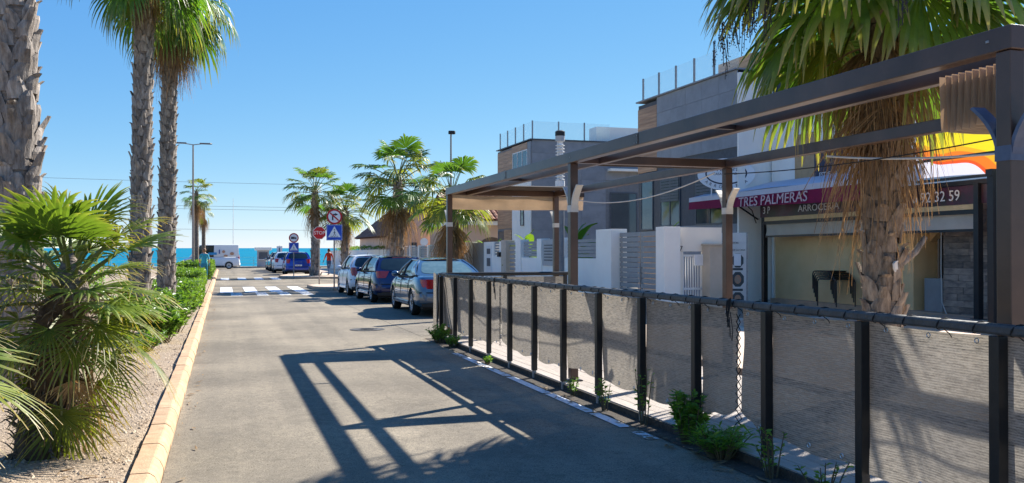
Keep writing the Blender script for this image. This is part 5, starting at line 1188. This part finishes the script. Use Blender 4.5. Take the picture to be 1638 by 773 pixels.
# ------------------------------------------------------------------ people
def person(name, label, x, y, rot, shirt, trousers, h=.12, stride=.22, height=1.74, hair=HAIR, arm=.12):
    k = height / 1.74; root = thing(name, label, 'person', x, y, rotz=rot, h=h)
    J = {'pel': (0, 0, .95, .15, .11), 'waist': (0, 0, 1.08, .145, .10), 'chest': (0, 0, 1.30, .175, .115), 'neckb': (0, 0, 1.46, .085, .075), 'neck': (0, .01, 1.53, .055, .055), 'head': (0, .02, 1.62, .078, .09), 'top': (0, .02, 1.70, .07, .08)}
    E_ = [('pel', 'waist'), ('waist', 'chest'), ('chest', 'neckb'), ('neckb', 'neck'), ('neck', 'head'), ('head', 'top')]
    for s, nm in ((1, 'r'), (-1, 'l')):
        sw = s * stride
        J.update({'hip' + nm: (.095 * s, 0, .90, .095, .10), 'kne' + nm: (.10 * s, sw * .55 + .03, .49, .062, .064), 'ank' + nm: (.10 * s, sw * .9 - (.06 if s < 0 else 0), .085, .042, .045), 'toe' + nm: (.115 * s, sw * .9 + .15, .04, .04, .035),
                  'sho' + nm: (.185 * s, 0, 1.42, .062, .062), 'elb' + nm: (.25 * s, -sw * .5, 1.14, .044, .044), 'wri' + nm: (.26 * s, -sw * .9 + .10, .91, .03, .03), 'han' + nm: (.255 * s, -sw * 1.0 + .14, .82, .036, .022)})
        E_ += [('pel', 'hip' + nm), ('hip' + nm, 'kne' + nm), ('kne' + nm, 'ank' + nm), ('ank' + nm, 'toe' + nm), ('neckb', 'sho' + nm), ('sho' + nm, 'elb' + nm), ('elb' + nm, 'wri' + nm), ('wri' + nm, 'han' + nm)]
    ks = list(J); me = bpy.data.meshes.new('body'); me.from_pydata([Vector(J[q][:3]) * k for q in ks], [(ks.index(a), ks.index(b)) for a, b in E_], [])
    o = bpy.data.objects.new('tmp', me); col.objects.link(o); o.modifiers.new('s', 'SKIN'); ss = o.modifiers.new('u', 'SUBSURF'); ss.levels = 2
    for i, q in enumerate(ks):
        sv = me.skin_vertices[0].data[i]; sv.radius = (J[q][3] * k, J[q][4] * k); sv.use_root = q == 'pel'
    dg = bpy.context.evaluated_depsgraph_get(); dg.update(); m2 = bpy.data.meshes.new_from_object(o.evaluated_get(dg)); bpy.data.objects.remove(o)
    m2.materials.clear()
    for q in (SKIN, shirt, trousers, BLACKP): m2.materials.append(q)
    for f in m2.polygons:
        c = f.center / k; f.use_smooth = True
        f.material_index = 3 if c.z < .09 else 2 if c.z < .98 else (1 if c.z < 1.47 and not (abs(c.x) > .2 and c.z < 1.2) else 0)
    b = put('body', m2, root)
    for s in (-1, 1):                              # fingers, ears
        base = Vector(J['han' + ('r' if s > 0 else 'l')][:3]) * k; fg = MB()
        for q, ln in enumerate((.07, .08, .075, .06)): fg.tube([base + Vector((0, -.024 + q * .016, -.01)), base + Vector((-.004 * s, -.024 + q * .016, -.04 - ln * .3)), base + Vector((-.016 * s, -.022 + q * .016, -.04 - ln))], [.009, .008, .006], 5)
        fg.tube([base + Vector((-.005 * s, .03, .02)), base + Vector((-.012 * s, .05, -.02)), base + Vector((-.016 * s, .05, -.055))], [.010, .009, .007], 5); fg.build('fingers', SKIN, root, smooth=60)
    MB().lathe([(.05, 1.56), (.085, 1.60), (.098, 1.66), (.09, 1.72), (.05, 1.765), (.005, 1.775)], 14, c=(0, -.004, 0)).build('hair', hair, root, smooth=60).scale = (k, k, k)
    return root
RED = M('shirt_red', (.62, .06, .02), (.5, .045, .016), rough=.8, scale=8, bump=.2, bscale=14); JEANS = M('jeans', (.07, .14, .27), (.045, .09, .19), rough=.85, scale=10)
person('person', 'person in a red shirt and blue jeans walking on the far pavement', 6.75, 61.6, R(20), RED, JEANS)
person('person', 'person in a turquoise top walking along the kerb by the clipped hedge', -.95, 50.5, R(-5), M('shirt_turquoise', (.04, .38, .47), (.03, .30, .38), rough=.8), M('trousers_teal', (.03, .22, .33), (.02, .17, .26), rough=.85), h=.09, hair=M('hair_fair', (.30, .17, .09), (.2, .11, .06), rough=.7))

# ------------------------------------------------------------------ planting
random.seed(21)
palm('tall_palm', 'thick grey palm trunk behind the fan palm, crown far overhead', -2.05, 10.8, 8.2, .205, .155, 26, dead=26, boot_rows=38, per=7, seed=11, lean=(-.18, .1), boot_scale=1.05, base_h=.07)
palm('tall_palm', 'slender tall palm standing in the planting bed with a lamp post far behind', -1.66, 20.5, 7.75, .205, .165, 30, dead=16, boot_rows=42, per=7, seed=12, lean=(.10, 0), base_h=.07, boot_scale=.85, skirt=.7, dead_drop=.2, fs=.85)
palm('tall_palm', 'tall palm with brown skirt of dead leaves nearest the clipped hedge', -1.29, 23.0, 7.75, .195, .15, 32, dead=40, boot_rows=42, per=7, seed=13, lean=(.12, 0), base_h=.07, boot_scale=.85, skirt=.95, fs=.85)
palm('far_palm', 'taller of two small palms beside the double street lamp', -2.0, 75, 6.2, .2, .16, 20, dead=20, seed=14, fs=.9, base_h=.1, kinds=('st', 'sty'), elevs=(78, 60, 44, 28, 14, 0, -16))
palm('far_palm', 'shorter of two small palms beside the double street lamp', -1.5, 77, 5.0, .17, .13, 9, dead=16, seed=15, fs=.62, base_h=.1, kinds=('sty',))
palm('street_palm', 'palm with loose green crown next to the stop sign', 5.72, 60.4, 5.5, .24, .19, 28, dead=9, seed=16, fs=1.25, base_h=.12, boot_rows=14, per=7, boot_scale=1.2, kinds=('st', 'st', 'sty'), elevs=(78, 60, 44, 28, 14, 0, -16))
palm('street_palm', 'palm with brown skirt behind the crossing sign', 7.75, 60.9, 4.3, .25, .2, 28, dead=10, seed=17, fs=1.15, base_h=.12, boot_rows=10, per=7, boot_scale=1.2, kinds=('st', 'sty'), elevs=(78, 60, 44, 28, 14, 0, -16))
palm('street_palm', 'big green palm above the dark blue hatchback', 7.6, 41.0, 4.75, .24, .19, 32, dead=14, seed=18, fs=1.3, base_h=.12, boot_rows=12, per=7, boot_scale=1.2, kinds=('st', 'st', 'sty'), elevs=(78, 60, 44, 28, 14, 0, -16), skirt=1.05)
palm('street_palm', 'lower palm with shaggy brown skirt behind the pergola post', 8.55, 34.6, 3.65, .25, .2, 28, dead=22, seed=19, fs=1.05, base_h=.12, kinds=('st', 'sty'), elevs=(78, 60, 44, 28, 14, 0, -16), skirt=1.25, dead_drop=.7)
# the palm on the terrace
root, crown = palm('terrace_palm', 'big palm with hanging brown skirt growing through the restaurant terrace', 6.72, 8.05, 4.7, .180, .15, 33, dead=0, boot='brown', boot_rows=22, per=6, seed=20, lean=(.05, .05), kinds=('near',), fs=1.05, base_h=.1,
  elevs=(70, 52, 36, 22, 10, -2, -14), boot_scale=1.15, flare=.12)
rd = random.Random(4)
for i in range(48):                                # skirt of dead leaves, thinner where the trunk shows through
    a = i * 2.39996 + rd.uniform(-.3, .3); f = i / 47; z = -.40 - 1.0 * f
    if f > .35 and abs((math.degrees(a) - 228 + 180) % 360 - 180) < 46: continue
    me = frond('dead', rd.choice((-86, -86, -78, -70)), rd.randint(0, 5)); rr = .15
    put('dead_frond', me, crown, (rr * math.cos(a), rr * math.sin(a), z), (rd.uniform(-.14, .14), rd.uniform(-.06, .20), a), rd.uniform(.55, 1.05))
for k, a in enumerate((112, 138, 160, 300, 20)):   # older yellowing leaves that hang
    put('frond', frond('washy', (-34, -50)[k % 2], k % 3), crown, (0, 0, -.32), (rd.uniform(-.2, .2), 0, R(a)), rd.uniform(.8, 1.0))
for i in range(5):                                 # strings of dark fruit
    a = (2.2, 2.7, 3.3, 1.6, 4.1)[i]; mb = MB(); L = rd.uniform(1.5, 2.0); pts = [Vector((math.cos(a) * L * t, math.sin(a) * L * t, .35 * math.sin(t * 2.2) - .9 * t ** 3)) for t in [k / 8 for k in range(9)]]
    st_ = MB().tube(pts, [.012 - .001 * k for k in range(9)], 5).build('fruit_stalk', STEM, crown); fr = MB()
    for q in range(26):
        p = pts[rd.randint(5, 8)] + Vector((rd.gauss(0, .06), rd.gauss(0, .06), -.05)); L2 = rd.uniform(.15, .55); fr.tube([p, p + Vector((rd.gauss(0, .04), rd.gauss(0, .04), -L2))], .005, 3, caps=False)
        for w in range(18):
            c = p + Vector((rd.gauss(0, .012), rd.gauss(0, .012), -L2 * rd.random())); fr.lathe([(.001, -.008), (.008, 0), (.001, .008)], 5, c=c)
    fr.build('fruit', FRUIT, st_, kind='stuff')

o_ = crown.parent
MB().tube([(.10, -.12, 1.35), (.30, -.16, 1.50), (.42, -.17, 1.66)], [.045, .035, .028], 7).build('old_leaf_stalk', BOOT, o_, smooth=60)
MB().prism([(-.03, -.03), (.00, -.07), (.015, -.03), (.05, -.045), (.035, .03), (.06, .05), (.0, .045), (-.04, .02)], 0, .02, mat=Matrix.Translation((-.02, -.215, 1.36)) @ Matrix.Rotation(R(25), 4, 'Z') @ RX).build('torn_fibre', M('pale_fibre', (.80, .74, .66), (.7, .64, .56), rough=.9), o_)
def fan_palm(name, label, x, y, h, n, ndead, seed, fs=1.0, lean=(0, 0), kinds=('fan', 'fan', 'fany'), r=.17, maxel=85):
    rd = random.Random(seed); root = thing(name, label, 'palm tree', x, y, h=.07); ax = trunk_axis(h, lean); mb = MB()
    pts = [ax(h * k / 8) for k in range(9)]; pts[0].z -= .1; mb.tube(pts, [r * 1.15, r * 1.05, r, r, r * 1.05, r * 1.1, r * 1.1, r, r * .8], 12); tr = mb.build('trunk', M('fan_trunk', (.13, .085, .055), (.05, .033, .022), rough=.95, scale=14, bump=.9, bscale=30), root, smooth=60)
    fb = MB()
    for i in range(420):                           # coarse fibres and old stubs
        z = h * rd.random(); a = rd.random() * 6.28; c = ax(z); rr = r * rd.uniform(.95, 1.12); p = Vector((c.x + rr * math.cos(a), c.y + rr * math.sin(a), z)); d = Vector((math.cos(a) * .6, math.sin(a) * .6, rd.uniform(-.9, .9))).normalized(); L = rd.uniform(.05, .16)
        fb.tube([p, p + d * L * .6, p + d * L + Vector((0, 0, -.02))], [.009, .006, .002], 3, caps=False)
    fb.build('fibres', BARK, tr, kind='stuff')
    crown = thing_part('crown', root, ax(h))
    for i in range(n):
        f = i / (n - 1); e = round((maxel - (maxel + 22) * f ** .9) / 12) * 12; a = i * 2.39996 + rd.uniform(-.3, .3)
        put('frond', frond(rd.choice(kinds), e, rd.randint(0, 3)), crown, (0, 0, .10 - .34 * f), (rd.uniform(-.2, .2), rd.uniform(-.1, .1), a), fs * rd.uniform(.82, 1.12))
    for i in range(ndead):
        a = i * 2.39996 + rd.uniform(-.4, .4); kd = rd.choice(('fandead', 'fany', 'fandead'))
        put('dead_frond' if kd == 'fandead' else 'frond', frond(kd, rd.choice((-60, -72)), rd.randint(0, 2)), crown, (.1 * math.cos(a), .1 * math.sin(a), -.20 - .32 * i / ndead), (rd.uniform(-.2, .2), rd.uniform(-.1, .1), a), fs * rd.uniform(.8, 1.15))
    return root
fan_palm('fan_palm', 'bushy green fan palm with shaggy brown trunk in the gravel bed', -1.30, 7.5, 1.24, 40, 9, 31, fs=.94, lean=(.20, .02), kinds=('fan', 'fany', 'fan', 'fany'))
fan_palm('fan_palm', 'yellow green fan palm with leaves reaching in beside the gravel bed', -1.95, 5.55, .95, 34, 10, 32, fs=1.1, kinds=('fany', 'fan', 'fany'))
fan_palm('fan_palm', 'low fan palm behind the bushy one beside the thick grey trunk', -2.55, 12.0, .75, 30, 6, 33, fs=1.15)

hedge('clipped_hedge', 'clipped green hedge block beside the kerb past the leafy shrub', -2.6, -.68, 26.5, 35.0, .62, 12000, .085, 41)
hedge('clipped_hedge', 'second clipped hedge block nearer the walking person', -2.2, -.85, 41.0, 48.5, .75, 7000, .10, 42)
hedge('clipped_hedge', 'far clipped hedge by the street end near the van', -2.6, -.70, 54.5, 84, .95, 10000, .14, 43)
hedge('bushy_mound', 'rounded green shrub mass behind the fan palms on the far side of the bed', -7.5, -3.4, 13, 30, 1.1, 9000, .12, 44, mat=LEAF2, wob=.4, cat='shrub')
rd = random.Random(6)
names = ['long leaved green shrub at the edge of the gravel bed, closest to bare gravel', 'long leaved green shrub next to the kerb before the clipped hedge', 'long leaved shrub between the two slender palm trunks and the kerb', 'long leaved shrub on the inner side of the bed beside its twin', 'long leaved shrub touching the clipped hedge', 'low grey green shrub at the foot of the long leaved ones']
for i, (x, y, h_, sp) in enumerate(((-1.02, 16.6, .62, .46), (-.95, 18.6, .75, .50), (-1.55, 21.2, .8, .55), (-1.75, 17.6, .72, .52), (-1.15, 24.4, .8, .55), (-1.2, 15.2, .32, .42))):
    stalk_shrub('shrub', names[i], 'shrub', x, y, h_, 60, 26, .16 if i < 5 else .07, sp, 50 + i, mat=LEAF2 if i < 5 else LEAF3, asp=.16)
for i, (x, y, h_, sp, nst, nl, lf, lab) in enumerate((
    (3.66, 15.7, .30, .22, 30, 26, .07, 'bright green weed clump at the far foot of the terrace fence'), (3.68, 14.9, .20, .18, 18, 22, .06, 'small weed clump beside the bright one at the fence foot'),
    (3.62, 12.5, .10, .10, 10, 14, .05, 'tiny weed tuft under the middle of the fence'), (3.70, 6.75, .42, .17, 30, 32, .075, 'tall bushy green weed growing up the fence by the laced gap'),
    (3.68, 6.2, .22, .26, 60, 8, .16, 'grassy tuft beside the tall weed'), (3.70, 7.6, .55, .10, 5, 10, .06, 'thin stemmed weed with sparse leaves against the net'),
    (3.70, 5.55, .34, .12, 7, 14, .055, 'spindly weed on the near side of the grassy tuft'), (3.68, 4.95, .30, .18, 7, 12, .05, 'sparse weed at the foot of the nearest net panel'), (3.68, 4.4, .24, .20, 7, 12, .05, 'dry sparse weed nearest the corner post'),
    (3.70, 9.4, .22, .12, 7, 14, .05, 'little weed growing from the deck edge'), (3.66, 8.4, .34, .10, 6, 16, .06, 'reddish stemmed weed at the deck edge'))):
    stalk_shrub('weed', lab, 'weed', x, y, h_, nst, nl, lf, sp, 70 + i, mat=LEAF3, base_h=.006, asp=.22 if i != 4 else .05)
# big leaved garden plants behind the walls
def banana_leaf(seed):
    rd = random.Random(seed); mb = MB(); L = 1.0
    for k in range(11):
        t = k / 10; w = .17 * math.sin(math.pi * min(1, t * .97 + .03)) ** .6 * (1 if t < .95 else .4); x = L * t * (1 - .12 * t); z = .10 * math.sin(t * 2) - .30 * t * t; j = rd.uniform(-.02, .02)
        mb.v += [(x + j, -w, z + .05 * abs(w)), (x, 0, z - .03), (x - j, w, z + .05 * abs(w))]
    for k in range(10):
        for q in range(2): a = k * 3 + q; mb.f.append((a, a + 3, a + 4, a + 1)); mb.mi.append(0)
    return mb.mesh('leaf', BANANA, 180)
BL = [banana_leaf(s) for s in range(3)]
for (x, y, st, nl, s, lab) in ((10.2, 30.2, 1.7, 11, 1.0, 'broad leaved garden plant behind the narrow slatted gate'), (10.5, 26.4, 1.75, 11, 1.15, 'broad leaved garden plant with one tall upright leaf behind the villa wall'), (10.5, 20.2, 1.8, 6, .6, 'small yellow green plant behind the double gate'),
                               (9.9, 38.0, 1.6, 12, 1.1, 'cluster of broad leaves behind the shaggy street palm'), (10.5, 41.5, 1.4, 12, 1.2, 'yellow green broad leaved plant behind the panel wall'), (10.3, 34.8, 1.3, 9, 1.0, 'broad leaved plant by the plain grey gate')):
    p = thing('broad_leaved_plant', lab, 'plant', x, y, h=.05); rd = random.Random(int(x * 10 + y)); MB().tube([(0, 0, 0), (.02, 0, st * .5), (0, .02, st)], [.06, .05, .03], 7).build('stem', PETI, p)
    for i in range(nl): put('leaf', rd.choice(BL), p, (0, 0, st - .35 * i / nl), (rd.uniform(-.5, .5), R(-80 + 12 * i + rd.uniform(-6, 6)) if i < 7 else R(5), i * 2.4 + rd.uniform(-.3, .3)), s * rd.uniform(.75, 1.15))
hedge('wall_top_hedge', 'low green hedge showing over the far white wall', 10.3, 11.2, 62, 88, 2.0, 5000, .13, 46)

# dry fallen leaves and litter gathered along the kerb, the deck edge and the gravel
mb = MB(); rd = random.Random(77)
for i in range(420):
    q = rd.random()
    if q < .45: x, y, z = -.62 - abs(rd.gauss(0, .7)), rd.uniform(5, 20), .10
    elif q < .62: x, y, z = -.37 + abs(rd.gauss(0, .10)), rd.uniform(5, 30), .012
    else: x, y, z = 3.60 - abs(rd.gauss(0, .09)), rd.uniform(4, 16.5), .014
    a = rd.random() * 6.28; L = rd.uniform(.02, .07); w = L * rd.uniform(.15, .4); c, s_ = math.cos(a), math.sin(a); z += gz(y)
    mb.add([(x - c * L, y - s_ * L, z), (x - s_ * w, y + c * w, z + .006), (x + c * L, y + s_ * L, z + rd.uniform(0, .02)), (x + s_ * w, y - c * w, z + .004)], [(0, 1, 2, 3)])
tag(mb.build('fallen_leaves', FROND_D, kind='stuff'), 'dry brown fallen leaves scattered along kerb and deck edge', 'leaves')
